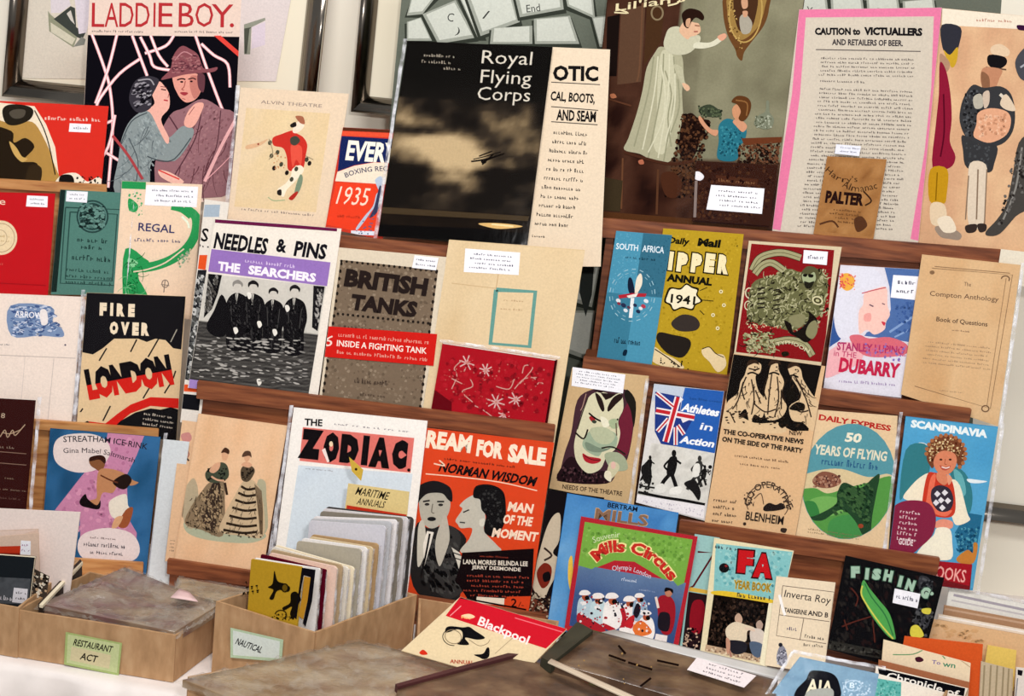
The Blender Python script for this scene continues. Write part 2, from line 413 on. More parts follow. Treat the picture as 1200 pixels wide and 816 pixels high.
tab = root('folding_table', (0, .1, 0), 'long trestle table under a white cloth carrying the racks and cardboard boxes', 'table')
EA, EB = onZ(0, 776, TZ), onZ(200, 814, TZ)          # the table's front edge runs just under the two left boxes, then a second table juts forward
def edge_y(x):
    y = EA.y + (x-EA.x)/(EB.x-EA.x)*(EB.y-EA.y); t = max(0, min(1, (x-EB.x-.012)/.03)); t = t*t*(3-2*t)
    return y*(1-t) + -.66*t
yb = min(edge_y(-1.6), edge_y(EB.x)) + .08
yb = max(edge_y(-1.6), edge_y(EB.x)) + .005
slab('tabletop', [V((-1.6, yb, TZ-.004)), V((1.6, yb, TZ-.004)), V((1.6, .55, TZ-.004)), V((-1.6, .55, TZ-.004))], V((0, 0, -.03)), WOOD, tab)
slab('tabletop', [V((EB.x+.05, -.64, TZ-.004)), V((1.6, -.64, TZ-.004)), V((1.6, yb-.001, TZ-.004)), V((EB.x+.05, yb-.001, TZ-.004))], V((0, 0, -.03)), WOOD, tab)
for x, y in ((-1.5, yb+.03), (1.5, -.6), (-1.5, .48), (1.5, .48)):
    slab('leg', [V((x-.02, y, TZ-.034)), V((x+.02, y, TZ-.034)), V((x+.02, y, 0)), V((x-.02, y, 0))], V((0, .03, 0)), WOOD, tab)
xs = [-1.62+.012*i for i in range(270)]
cv, cf = [], []; np_ = 11
for x in xs:
    e_ = edge_y(x)
    for k in range(np_):
        if k < 4: cv.append(V((x, .56+(e_+.02-.56)*k/3, TZ)))
        else:
            dy, dz = [(.006, 0), (.0, -.003), (-.003, -.012), (-.006, -.06), (-.010, -.16), (-.013, -.28), (-.016, -.42)][k-4]
            a = max(0, k-5)*.004; cv.append(V((x, e_+dy - a*(1+math.sin(x*30)+.5*math.sin(x*71+1)), TZ+dz)))
for i in range(len(xs)-1):
    for k in range(np_-1): q = i*np_+k; cf.append((q, q+1, q+np_+1, q+np_))
cl = mesh_obj('tablecloth', cv, cf, CLOTH, smooth=True); cl['label'] = 'white cloth over the table, hanging below the two left cardboard boxes'; cl['category'] = 'tablecloth'

# framed pictures behind the racks: px corners of the outer frame on a vertical plane
FN = V((0, -math.cos(math.radians(5.5)), math.sin(math.radians(5.5))))      # the frames lean back a little
def framed(label, px, Y, bars, pxw=20, mat=MAT):
    n = FN; P = V((0, Y, 1.45)); W = [hit(x, y, P, n) for x, y in pr(px)]
    r = root('framed_picture', (W[2]+W[3])/2, label, 'picture frame', 'framed pictures behind the racks')
    slab('mount_board', [q - FN*.004 for q in W], -FN*.012, mat, r)
    slab('backing_board', [q - FN*.017 for q in W], -FN*.006, CARDIN, r)
    cc = sum(W, V())/4
    wd = pxw/FPX*(Y+2.4)
    for side in range(4):
        a, b_ = W[side], W[(side+1) % 4]; d = (b_-a).normalized(); inw = (cc-(a+b_)/2); inw = (inw - d*inw.dot(d)).normalized()
        # moulding with a rounded face so that the lamp streaks along it
        vs, fs = [], []; m = 9
        for end in (a, b_):
            e_in = inw + (d if end is a else -d)
            for k in range(m+1):
                t = k/m; h = .013*math.sin(math.pi*t)**.6
                vs.append(end + e_in*wd*t + FN*h)
        for k in range(m): fs.append((k, k+1, m+2+k, m+1+k))
        fs.append(tuple(range(m, -1, -1))); fs.append(tuple(range(m+1, 2*m+2)))
        o = mesh_obj('frame_bar', vs, fs, CHROME, r); o.name = 'moulding'; o.data.polygons.foreach_set('use_smooth', [k < m for k in range(len(fs))])
    return r
framed('chrome frame top left, behind the sheet-music couple, one grey wedge shape on its cream mount', [22,-130, 392,-90, 366,150, 2,113], .56, 1, 22)
framed('chrome frame with blank mount between the pale theatre booklet and the dark cloud book', [434,-120, 900,-80, 880,180, 411,131], .54, 1, 20)
framed('dark frame with white mount at the right edge, its bottom bar beside the Nordic booklet', [1010,120, 1420,160, 1390,640, 980,590], .50, 1, 25, WHITE)

bb = [hit(x, y, V((0, .50, 1.0)), FN) for x, y in [(1090, 598), (1420, 640), (1400, 860), (1060, 800)]]
o_ = slab('mount_board', bb, -FN*.004, WHITE); o_.name = 'white_board'; o_['label'] = 'plain white board behind the bottom right box, below the dark frame bar'; o_['category'] = 'board'
# ------------------------------------------------------------ stepped wooden racks
def rack(key, label, wood, lips, inset={}):
    yaw, rows = RACKS[key]; a = math.radians(yaw); m = V((math.sin(a), -math.cos(a), 0))
    pts = {}
    for rw, (x1, y1, x2, y2, h) in lips.items():
        px, py, Y = rows[rw]; P = onY(px, py, Y) + m*.022
        A, B = hit(x1, y1, P, m), hit(x2, y2, P, m); pts[rw] = (A, B, h/FPX*(A-CAM).length)
    mid = pts[max(pts)]; base = (mid[0]+mid[1])/2; base.z = TZ
    r = root('display_rack', base, label, 'display rack')
    ks = sorted(pts)
    for i, rw in enumerate(ks):
        A, B, h = pts[rw]; dn = V((0, 0, -h))
        board('lip', A, B, dn, -m*.011, wood, r)
        low = pts[ks[i+1]][0].z - .02 if i+1 < len(ks) else TZ
        low = max(low, TZ)
        a2, b2 = A - m*.0115 + V((0, 0, -.011)), B - m*.0115 + V((0, 0, -.011))
        board('shelf', a2, b2, V((0, 0, -.009)), -m*.1, wood, r)
        d = (B-A).normalized()
        a3 = a2 + d*inset.get(rw, 0); a3, b3 = a3 - m*.004 + V((0, 0, -.0095)) + d*.002, b2 - m*.004 + V((0, 0, -.0095)) - d*.002
        if min(a3.z, b3.z) - low > .02:
            slab('riser', [a3, b3, V((b3.x, b3.y, low)), V((a3.x, a3.y, low))], -m*.008, wood, r)
            for q, s_ in ((a3, 1), (b3, -1)):
                o_ = q - m*.0085; slab('side_board', [o_, o_+d*.01*s_, V(((o_+d*.01*s_).x, (o_+d*.01*s_).y, low)), V((o_.x, o_.y, low))], -m*.08, wood, r)
    return r
rack('L', 'orange-brown stepped wooden rack at the left holding small booklets', OAK,
     {1: (-70, 206, 125, 217, 11), 2: (-70, 345, 206, 352, 11), 3: (-70, 484, 186, 504, 11), 4: (-70, 646, 168, 661, 20)})
rack('M', 'brown stepped wooden rack in the middle, behind the purple sheet music and orange film poster', WOOD,
     {1: (255, 262, 600, 296, 15), 2: (231, 447, 651, 499, 21), 3: (196, 656, 640, 722, 18)})
rack('R', 'brown stepped wooden rack at the right with the painting print on its top shelf', WOOD,
     {1: (684, 254, 1174, 293, 23), 2: (684, 418, 1139, 480, 19), 3: (797, 610, 1102, 655, 21)}, {1: .045})

# ------------------------------------------------------------ cardboard boxes on the table
def tray(label, rim, z, mat=CARD, th=.004, zb=None, skip=()):
    """open box from the px corners of its rim: front-left, front-right, back-right, back-left"""
    R4 = [onZ(x, y, z) for x, y in pr(rim)]; zb = TZ+.0015 if zb is None else zb
    cc = sum(R4, V())/4; r = root('cardboard_box', (cc.x, cc.y, zb), label, 'box')
    names = ['front_panel', 'side_panel', 'back_panel', 'side_panel']
    for i in range(4):
        if i in skip: continue
        A, B = R4[i], R4[(i+1) % 4]; d = (B-A).normalized(); inn = (cc-(A+B)/2); inn = (inn-d*inn.dot(d)).normalized()*th
        if i % 2: A, B = A + d*th*1.01, B - d*th*1.01
        nx = 9; vs = []; fs = []
        for j in range(nx):          # a slightly wavy, worn rim
            t = j/(nx-1); q = A.lerp(B, t); wv = .0018*noise.noise(q*40)*(0 < j < nx-1)
            for off, zz in ((V(), z+wv), (inn, z+wv), (inn, zb), (V(), zb)): vs.append(V((q.x+off.x, q.y+off.y, zz)))
        for j in range(nx-1):
            for k in range(4): a0 = j*4+k; a1 = j*4+(k+1) % 4; fs.append((a0, a1, a1+4, a0+4))
        fs += [(3, 2, 1, 0), tuple(len(vs)-4+k for k in range(4))]
        mesh_obj(names[i], vs, fs, mat, r)
    ins = [q + (cc-q).normalized()*th*1.6 for q in R4]
    slab('bottom_panel', [V((q.x, q.y, zb+.003)) for q in ins], V((0, 0, -.0028)), mat, r)
    return r, R4
boxA, rimA = tray('low cardboard box with a green handwritten label, second from the left on the table', [19,715, 206,745, 262,705, 105,670], .785)
boxB, rimB = tray('cardboard box with a white handwritten label, filled with upright sleeved booklets', [253,705, 369,742, 489,697, 378,668], .835)
boxE, rimE = tray('cardboard box cut off by the left edge, holding a black packet', [-110,690, 22,713, 94,657, -30,640], .79)
boxC, rimC = tray('cardboard box in front, under the sheet of grey plastic, bottom left of centre', [432,880, 640,800, 425,757, 220,793], .79)
boxD, rimD = tray('open cardboard box behind the red-banded resort guide, right of the booklet file', [489,745, 640,790, 655,728, 491,701], .80)

def heap(name, label, cat, pts, zs, thick, mat, n=14, bump=.004, group=None, seed=0, parent=None, sag=0, wrap=0):
    """a thick sheet lying on things: px corners at given heights, gently uneven top, closed below"""
    R4 = [onZ(x, y, z) for (x, y), z in zip(pr(pts), zs)]
    cc = sum(R4, V())/4
    r = parent or root(name, cc - V((0, 0, thick)), label, cat, group)
    vs, fs = [], []; 
    for j in range(n+1):
        for i in range(n+1):
            u, v = i/n, j/n; q = R4[0].lerp(R4[1], u).lerp(R4[3].lerp(R4[2], u), v)
            e_ = min(u, 1-u, v, 1-v)
            q.z += bump*noise.fractal(V((u*3+seed, v*3, seed)), 1, 2, 4)*min(1, e_*8) - sag*math.sin(math.pi*u)*math.sin(math.pi*v)
            vs.append(q)
    m = n+1; top = len(vs)
    for j in range(n):
        for i in range(n): a = j*m+i; fs.append((a, a+1, a+m+1, a+m))
    edge = [i for i in range(m)] + [j*m+n for j in range(1, m)] + [n*m+i for i in range(n-1, -1, -1)] + [j*m for j in range(n-1, 0, -1)]
    for k in edge: vs.append(vs[k] - V((0, 0, thick)))
    for k in range(len(edge)): k2 = (k+1) % len(edge); fs.append((edge[k], top+k, top+k2, edge[k2]))
    fs.append(tuple(top+k for k in range(len(edge)))[::-1])
    o = mesh_obj('sheet' if parent is None else name, vs, fs, mat, r)
    o.data.polygons.foreach_set('use_smooth', [k < n*n for k in range(len(fs))])
    if wrap:      # crinkled clear plastic laid over the papers, its hem hanging over the edge
        N = 44; vs, fs = [], []
        for j in range(N+1):
            for i in range(N+1):
                u, v = i/N*1.06-.03, j/N*1.06-.03; q = R4[0].lerp(R4[1], u).lerp(R4[3].lerp(R4[2], u), v)
                e_ = min(u, 1-u, v, 1-v); f1 = noise.noise(V((u*5+seed, v*5, seed))); rg = 1-abs(noise.noise(V((u*9+3*f1, v*7, seed+5))))*2
                bs = bump*noise.fractal(V((u*3+seed, v*3, seed)), 1, 2, 4)*max(0, min(1, e_*8)) - sag*math.sin(math.pi*max(0, min(1, u)))*math.sin(math.pi*max(0, min(1, v)))
                q.z += bs + .0022 + max(0, rg)**2*wrap + .002*abs(noise.noise(V((u*22, v*20, seed)))) - (.012 if e_ < 0 else 0)
                vs.append(q)
        for j in range(N):
            for i in range(N): a = j*(N+1)+i; fs.append((a, a+1, a+N+2, a+N+1))
        mesh_obj('plastic_wrap', vs, fs, WRAP, r, smooth=True)
    return r, R4
def wrapmat():
    m = bpy.data.materials.new('crinkled_plastic'); m.use_nodes = True; nt = m.node_tree; b_ = nt.nodes['Principled BSDF']
    tc = nt.nodes.new('ShaderNodeTexCoord'); nz_ = nt.nodes.new('ShaderNodeTexNoise'); nz_.inputs['Scale'].default_value = 28; nz_.inputs['Detail'].default_value = 6; nz_.inputs['Distortion'].default_value = 1.5
    mr = nt.nodes.new('ShaderNodeMapRange'); mr.inputs[1].default_value = .45; mr.inputs[2].default_value = .7; mr.inputs[3].default_value = .1; mr.inputs[4].default_value = .38
    bp = nt.nodes.new('ShaderNodeBump'); bp.inputs['Strength'].default_value = .6; bp.inputs['Distance'].default_value = .006
    L = nt.links.new; L(tc.outputs['Object'], nz_.inputs['Vector']); L(nz_.outputs['Fac'], mr.inputs[0]); L(mr.outputs[0], b_.inputs['Alpha']); L(nz_.outputs['Fac'], bp.inputs['Height']); L(bp.outputs[0], b_.inputs['Normal'])
    b_.inputs['Base Color'].default_value = (.5, .44, .37, 1); b_.inputs['Roughness'].default_value = .13; b_.inputs['Specular IOR Level'].default_value = .8; return m
WRAP = wrapmat()
boxG, rimG = tray('cardboard box mostly hidden beneath the worn leather album', [660,786, 880,846, 896,802, 705,752], .838)
MAUVE = ramp_mat('plastic_over_mauve_papers', ['744c54', '7a6050', 'a08a70'], (1, 2.4, 1), .28, 7, .7, 12, .6, 0, .5)
GREYP = ramp_mat('plastic_over_tan_papers', ['76543a', '9c8264', 'b8a486'], (1, 2.2, 1), .28, 8, .8, 11, .6, 0, .5)
for m_ in (MAUVE, GREYP):
    for n_ in m_.node_tree.nodes:
        if n_.type == 'BUMP': n_.inputs['Distance'].default_value = .012
LEATH = ramp_mat('mottled_brown_leather', ['38261a', '5c4230', '7c6248'], (1, 1.6, 1), .4, 9, .9, 18, .5, 0, .3)
GREENL = ramp_mat('dark_green_cloth_spine', ['28281c', '3a3828'], (1, 1, 1), .6, 6, .3, 20)
DARKC = ramp_mat('dark_card', ['2a1c14', '3a281c'], (1, 1, 1), .7, 4, .2, 12)
# ------------------------------------------------------------ keyboard poster behind the middle and right racks
G1 = 'books on the left rack'; G2 = 'books on the middle rack'; G3 = 'books on the right rack'; G4 = 'booklets standing on the table'
Sheet('poster', 'large poster with a photograph of pale keyboard keys, behind the racks', 'poster',
      [98,-160, 2000,-60, 1880,1700, -60,1500], '6f7468', rack='W', row=3, fr='C', t=.001)
def key(q, ch, tx, ty, s_=34, ang=10):
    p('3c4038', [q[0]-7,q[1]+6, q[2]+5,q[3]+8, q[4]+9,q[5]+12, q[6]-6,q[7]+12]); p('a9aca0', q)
    cx, cy = sum(q[0::2])/4, sum(q[1::2])/4
    p('d6d8cc', [cx+(v-cx)*.86 if i % 2 == 0 else cy+(v-cy)*.86-3 for i, v in enumerate(q)])
    if ch: T('3a3c3a', ch, tx, ty, s_*.6*max(1, len(ch)*.8), s_*.8, ang)
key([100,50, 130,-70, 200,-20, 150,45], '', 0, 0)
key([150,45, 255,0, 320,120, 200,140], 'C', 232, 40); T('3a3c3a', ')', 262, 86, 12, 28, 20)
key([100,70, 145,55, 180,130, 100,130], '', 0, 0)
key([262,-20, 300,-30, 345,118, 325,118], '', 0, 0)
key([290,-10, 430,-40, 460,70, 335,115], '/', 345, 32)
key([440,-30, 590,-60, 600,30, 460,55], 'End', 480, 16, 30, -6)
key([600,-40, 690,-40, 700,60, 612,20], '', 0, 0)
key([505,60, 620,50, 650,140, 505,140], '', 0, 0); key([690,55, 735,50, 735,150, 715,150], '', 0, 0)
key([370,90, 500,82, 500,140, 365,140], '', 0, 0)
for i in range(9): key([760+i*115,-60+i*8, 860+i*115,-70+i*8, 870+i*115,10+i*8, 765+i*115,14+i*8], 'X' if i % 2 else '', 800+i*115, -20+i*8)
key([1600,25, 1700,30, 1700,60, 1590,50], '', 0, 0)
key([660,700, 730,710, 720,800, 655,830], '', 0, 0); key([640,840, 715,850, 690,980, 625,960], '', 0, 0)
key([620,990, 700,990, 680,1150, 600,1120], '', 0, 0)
p('3b3f3c', [660,790, 700,800, 690,940, 670,1010, 650,930]); 
# the shapes printed on the left frame's mount: a thin card held behind the couple's song sheet
Sheet('picture_print', 'print of a grey wedge on a cream mount, framed behind the sheet-music couple', 'picture', [125,-100, 2150,-60, 2030,600, 100,575], 'e0d6c6', plane=(V((0, .56, 1.45)) - FN*.0025, FN), fr='AA', t=.001)
p('9b9c84', [352,80, 375,110, 570,270, 540,350, 362,230]); p('d8d2bc', [372,165, 555,285, 530,330, 375,235]); p('474b46', [395,140, 520,45, 552,60, 560,200, 630,240, 605,290, 570,275]); p('d9d2c8', [490,100, 520,75, 550,180, 520,150])
p('8a8b82', [540,345, 600,270, 630,290, 620,330]); p('e2d8dc', [372,-40, 500,-40, 520,40, 440,95, 375,95]); p('e2d8e0', [545,-40, 670,-40, 670,100, 635,240, 580,250])
p('e6d9d6', [1760,-40, 2150,-40, 2040,640, 1740,620]); p('9a9c8e', [1795,180, 1950,130, 1952,150, 1850,200, 1840,400, 1795,400]); p('55584f', [1795,210, 1850,200, 1835,215, 1815,395, 1800,395]); p('e3d5e0', [1855,200, 1952,160, 1950,330, 1850,360])

# ------------------------------------------------------------ left rack
# couple
Sheet('song_sheet', 'large song sheet titled LADDIE BOY with an embracing couple among streamers', 'song sheet',
      [392,-60, 1052,-45, 1005,880, 345,870], 'e8cfc0', rack='L', row=1, d=.002, fr='A', t=.002, group='sheet music')
p('141218', [376,152, 1041,160, 1041,820, 330,880, 330,500])
for t_, x, wd in (('L', 400, 55), ('A', 456, 60), ('D', 520, 62), ('D', 590, 62), ('I', 668, 9), ('E', 690, 62), ('B', 778, 66), ('O', 850, 78), ('Y', 920, 95)):
    T('b8353a', t_, x, (12 if t_ != 'Y' else 18), wd, (105 if t_ != 'Y' else 100), 1, .0)
e('b8353a', 1008, 110, 9, 9); S('6a5a58', 400, 126, 225, 16, 1, 1, .6, 8); S('6a5a58', 760, 128, 250, 16, 1, 1, .6, 8)
PK = 'f0b0b4'
for q in ([400,150, 455,300, 480,400, 490,560, 470,816], [508,152, 470,300, 415,450], [610,255, 520,320, 440,420, 420,460], [575,155, 610,250, 640,330], [755,155, 720,200, 630,232],
          [655,155, 690,240, 730,290], [610,160, 650,240, 670,290, 740,305], [850,155, 900,300, 960,460, 972,480], [940,155, 1040,240], [875,190, 930,240, 990,280, 1000,380], [455,660, 520,700], [450,540, 500,520], [400,740, 470,640, 500,500]):
    l(PK, q, 13); l('fff0ee', q, 5); 
p('e04a40', [930,155, 960,155, 1040,225, 1040,250])
# man's coat, face, hat
b('9a6e74', [800,470, 880,430, 960,470, 1030,520, 1030,830, 700,830, 690,620, 740,500]); dots(['8a5e64', 'a97c80'], [800,480, 900,450, 1020,530, 1010,810, 760,810, 800,560], 60, 3, 9, 1.6, -50); arcs(['6a4048'], [800,480, 900,450, 1020,530, 1010,810, 760,810, 800,560], 16, 40, 110, 5, 110, 1)
l('5a3640', [880,450, 850,600, 760,760], 5); l('5a3640', [960,480, 940,640, 880,780], 4); l('5a3640', [735,505, 770,560, 790,600], 6)
b('e6a090', [752,325, 800,318, 860,322, 882,360, 872,400, 850,432, 812,446, 785,428, 768,400, 756,372]); b('c88074', [830,330, 875,340, 870,400, 845,430, 826,380]); l('2c181c', [770,348, 790,342, 806,346], 6); l('2c181c', [818,345, 838,340, 852,346], 5); e('2c181c', 790, 356, 7, 4); e('2c181c', 832, 354, 6, 4); l('a85a50', [806,352, 800,378, 790,388, 800,392], 4); b('a83c46', [782,404, 800,400, 818,405, 802,416]); l('a85a50', [792,428, 806,432], 3)
b('6a4048', [860,320, 890,330, 885,400, 862,380]); 
b('8c5258', [740,300, 755,240, 790,200, 830,215, 862,240, 880,290, 900,300, 945,292, 930,312, 860,318, 800,325, 740,340, 700,345]); l('58303a', [748,300, 800,292, 880,282], 9); l('c0868a', [760,262, 800,225, 850,250], 5); dots(['6a3a44', 'a86e70'], [750,250, 850,230, 880,300, 750,320], 22, 3, 8, 2)
# woman
b('8f9898', [530,600, 570,520, 640,480, 690,540, 730,600, 790,550, 840,560, 830,610, 760,700, 660,700, 640,840, 500,840, 515,690]); dots(['a2acac', '808a8c'], [540,590, 640,500, 740,610, 690,700, 620,800, 520,800], 50, 3, 9, 2, 60); arcs(['5c6468'], [540,590, 640,500, 740,610, 690,700, 620,800, 520,800], 12, 30, 90, 4, 110, 1)
l('4c5458', [520,640, 570,530, 640,490], 5); l('4c5458', [640,680, 700,700, 760,690, 830,600], 5); l('4c5458', [560,600, 600,700, 590,800], 4)
b('f0b4a4', [640,480,  660,500, 720,620, 735,600, 700,520, 735,470, 735,410, 715,375, 690,355, 660,400, 672,450]); l('4a2024', [700,388, 722,392], 5); l('7a3a3c', [698,376, 724,380], 3); l('c03a44', [712,435, 730,438], 6); l('a05050', [735,405, 730,425], 3)
b('3c3840', [565,400, 590,350, 640,330, 690,345, 680,380, 660,420, 655,470, 600,490, 565,450]); l('8f8a90', [585,380, 610,362, 640,372], 7); l('b4aeb2', [600,420, 625,405, 650,420], 6); l('7a757c', [580,450, 600,440, 625,452], 6); l('8f8a90', [590,400, 606,396, 615,408], 5); dots(['9a959c', '1c1a20'], [575,370, 660,345, 650,460, 590,470], 12, 4, 10, 2, -20); l('a09ba0', [600,350, 650,345, 670,370], 6)
b('f0b0a0', [800,540, 815,490, 850,450, 885,450, 875,490, 850,540, 825,556]); l('9a5a58', [820,500, 845,465], 3)
b('f3c0b0', [690,740, 740,750, 800,790, 760,800, 700,770]); l('e04a44', [690,740, 780,780], 6)
l('f2b8b8', [1030,510, 960,640, 890,790], 14); l('b0484c', [490,590, 560,680, 620,780], 12); l(PK, [1038,500, 1030,640, 900,780], 4)
# face booklet
Sheet('booklet', 'red booklet with a big brown shadowed face at its left, top shelf of left rack', 'booklet',
      [-60,436, 472,462, 440,815, -80,800], 'd8362a', rack='L', row=1, d=.010, fr='A', ext=4, sleeve=4, seam='', group=G1)
p('efe0c8', [-60,440, 150,462, 200,540, 240,640, 262,816, -80,816]); b('b8904e', [-60,540, 60,540, 140,530, 190,600, 230,700, 245,830, -80,830])
b('2a241c', [10,480, 40,455, 110,458, 145,480, 130,520, 70,545, 25,535]); b('5a5246', [40,490, 70,475, 110,480, 100,510, 60,515]); b('2c2116', [-60,570, 50,570, 60,620, 110,600, 150,640, 100,700, 160,710, 170,780, 60,840, -80,840]); b('d2ac66', [40,615, 70,640, 95,680, 120,690, 95,705, 60,670]); b('3a2c1c', [130,720, 180,730, 170,800, 110,800]); l('1e1a14', [150,480, 190,560, 215,640, 240,760], 5)
S('f0cfc0', 195, 500, 245, 26, 1, 2, .6, 14); b('efe4d0', [250,816, 262,765, 330,752, 380,790, 430,770, 445,820]); b('1e1a18', [262,765, 310,762, 320,800, 262,812]); dots(['1c1a1a'], [330,770, 440,760, 440,810, 330,810], 10, 5, 10)
sticker([303,536, 396,540, 392,577, 299,573], 1)
# red book
Sheet('booklet', 'red book with a round cream emblem, second shelf of left rack', 'booklet', [-90,92, 240,100, 208,540, -110,535], 'c41f26', rack='L', row=2, d=.002, fr='F', ext=3, sleeve=3, seam='', group=G1)
e('e8d4b0', 5, 292, 70, 75); ring('b09070', 5, 292, 58, 62, 3); S('c0a070', -40, 270, 80, 40, 2, 5, .5, 8); ring('c8b090', 0, 292, 30, 34, 4); T('f0e0c8', 'e', -2, 128, 26, 20, 3); S('e08070', -20, 398, 30, 14, 1, 3); l('a01820', [-90,485, 200,500], 4)
sticker([118,108, 208,112, 206,160, 113,156], 2)
# green book
Sheet('booklet', 'dark green book with a round crest and blind-stamped border, left rack', 'booklet', [262,82, 568,98, 528,532, 222,528], '5a857a', rack='L', row=2, d=.004, fr='F', ext=3, sleeve=5, seam='r', group=G1, t=.006)
p('20302c', [262,82, 285,84, 246,528, 222,528]); p('4c3a34', [235,130, 250,130, 238,400, 224,400])
for q in ([285,160, 530,170, 505,500, 262,490, 285,160], [305,180, 510,190, 488,480, 284,472, 305,180]): l('33524c', q, 6, False)
e('2f4a46', 402, 200, 70, 72); ring('5e867e', 402, 200, 60, 62, 5); dots(['5a8078', '1e302e', '6f968c'], [350,150, 450,150, 450,250, 350,250], 24, 5, 12, 1.6)
for y, wd, h in ((285, 130, 26), (318, 90, 24), (360, 160, 30)): S('27403c', 400-wd/2+(300-y)*.1, y, wd, h, 1, 4, .8, 16)
S('304c46', 290, 415, 200, 80, 3, 4, .6, 13)
sticker([290,88, 382,92, 378,140, 286,134], 2); 
# regal
Sheet('booklet', 'cream booklet with green ribbon swirls under a big white label, left rack', 'booklet', [530,45, 880,60, 838,640, 488,625], 'ecd2b8', rack='L', row=2, d=.007, fr='F', ext=2, sleeve=4, seam='', group=G1)
GR = '2f9a58'
p(GR, [530,45, 635,50, 633,82, 528,78]); b(GR, [560,120, 600,150, 590,180, 560,170]); l(GR, [800,165, 850,200, 850,270, 815,335, 750,385, 670,415, 590,425], 40); l(GR, [745,158, 790,170, 830,200], 26); b(GR, [545,340, 640,395, 640,440, 600,450, 625,560, 540,560])
b(GR, [545,360, 600,370, 650,400, 600,440, 600,470, 620,500, 640,560, 540,560, 540,460]); b('8fcf9c', [560,380, 600,400, 580,420, 555,410]); l('ecd2b8', [580,440, 640,430, 720,400, 800,340], 6); l('e8f0dc', [790,200, 815,225, 822,250], 9)
dots(['5cae78'], [560,90, 620,100, 620,200, 560,180], 12, 4, 9); dots(['1c6e3a'], [550,380, 610,400, 610,540, 545,540], 14, 4, 9)
arcs(['1c6e3a', '7cc48c'], [550,370, 620,390, 610,540, 545,540], 9, 20, 50, 4); T('3a3a68', 'REGAL', 603, 226, 158, 36, 4, .03); S('4a4a70', 585, 290, 190, 20, 1, 2, .7, 13)
dots(['c9b89c', '8fae90'], [770,370, 830,340, 820,400, 780,420], 6, 5, 10); ring('8a7a70', 718, 492, 14, 16, 4); l('8a7a70', [718,475, 712,530], 4); l('8a7a70', [700,495, 736,500], 3)
sticker([636,62, 862,70, 855,160, 628,150], 3)
# pale theatre programme
Sheet('theatre_programme', 'pale theatre programme with a small red-coated dancing figure, beside the couple song sheet', 'programme',
      [54,56, 630,90, 515,830, -15,760], 'e2cdb4', rack='M', row=1, d=.004, fr='BB', ext=6, sleeve=3, seam='l', group=G1)
grid([85,165, 530,195, 455,720, 20,690], lambda u, v: mixc(['e4cfa8', 'dfc7a0', 'e3cfb2'], nz(u*3, v*3)), 8, 8)
T('8a7a74', 'ALVIN THEATRE', 163, 124, 325, 18, 4, 0)
S('8a7a74', 60, 690, 380, 24, 1, 5, .5, 13)
b('c9382e', [225,325, 270,305, 330,285, 350,300, 385,320, 408,360, 400,420, 385,490, 350,470, 330,500, 305,490, 300,430, 280,380, 230,365]); b('e05a48', [320,370, 350,360, 380,380, 375,470, 350,440, 330,480])
b('f0dcc8', [330,290, 345,250, 370,235, 392,255, 380,280, 350,300]); b('a86a50', [345,210, 385,212, 395,250, 370,245]); b('221c1c', [318,255, 345,240, 350,262, 325,270]); b('4a4a40', [320,325, 350,315, 370,340, 345,365, 320,355])
b('f2e2cc', [330,490, 370,470, 390,500, 340,560, 300,600, 280,640, 250,600, 290,570, 320,530]); b('7f9078', [370,520, 385,540, 370,600, 340,640, 345,590]); b('2a2422', [250,605, 270,600, 270,630, 250,625]); b('b03028', [310,645, 350,610, 358,620, 330,655]); l('9fb08a', [200,640, 230,658, 290,655], 5)
b('d8b08c', [85,365, 150,350, 200,330, 160,365, 90,385]); e('8a3028', 148, 358, 5, 5)
for x, y in ((218, 420), (250, 402), (232, 485), (270, 465), (420, 460), (405, 440), (325, 545), (350, 490), (300, 510), (210, 350)): e('4a4a3c' if x % 4 else '241c1c', x, y, 10, 13, 20)
l('9a8a70', [205,330, 225,400, 205,440], 4); l('9a8a70', [400,420, 440,440], 4); dots(['c98a60'], [220,370, 290,400, 300,480, 230,500], 8, 4, 9)
# letter
Sheet('letterhead', 'white printed letterhead with a blue lorry vignette, third shelf of left rack', 'letter', [-90,78, 330,95, 285,600, -120,590], 'ecdcd0', rack='L', row=3, d=.001, fr='K', t=.001, sleeve=4, seam='r', group=G1)
b('8296b6', [42,130, 205,135, 210,200, 245,220, 250,255, 160,250, 45,250]); dots(['4a5f8c', 'c8cede', '6078a0'], [45,130, 200,135, 240,220, 245,250, 45,250], 22, 5, 11, 2); arcs(['3c4f7c', 'dde2ee'], [45,130, 200,135, 240,220, 245,250, 45,250], 26, 6, 14, 3, 0, 1); T('f2eef0', 'ARROW', 60, 150, 110, 26, 4, .03); b('eee4e0', [160,150, 185,150, 190,200, 165,205])
l('c4b6ae', [-60,325, 300,340], 3); S('6a6270', -10, 278, 50, 12, 1, 3); e('6a6270', 260, 287, 4, 4); l('d0c2ba', [215,340, 190,590], 3); l('d4c6be', [100,330, 78,590], 2)
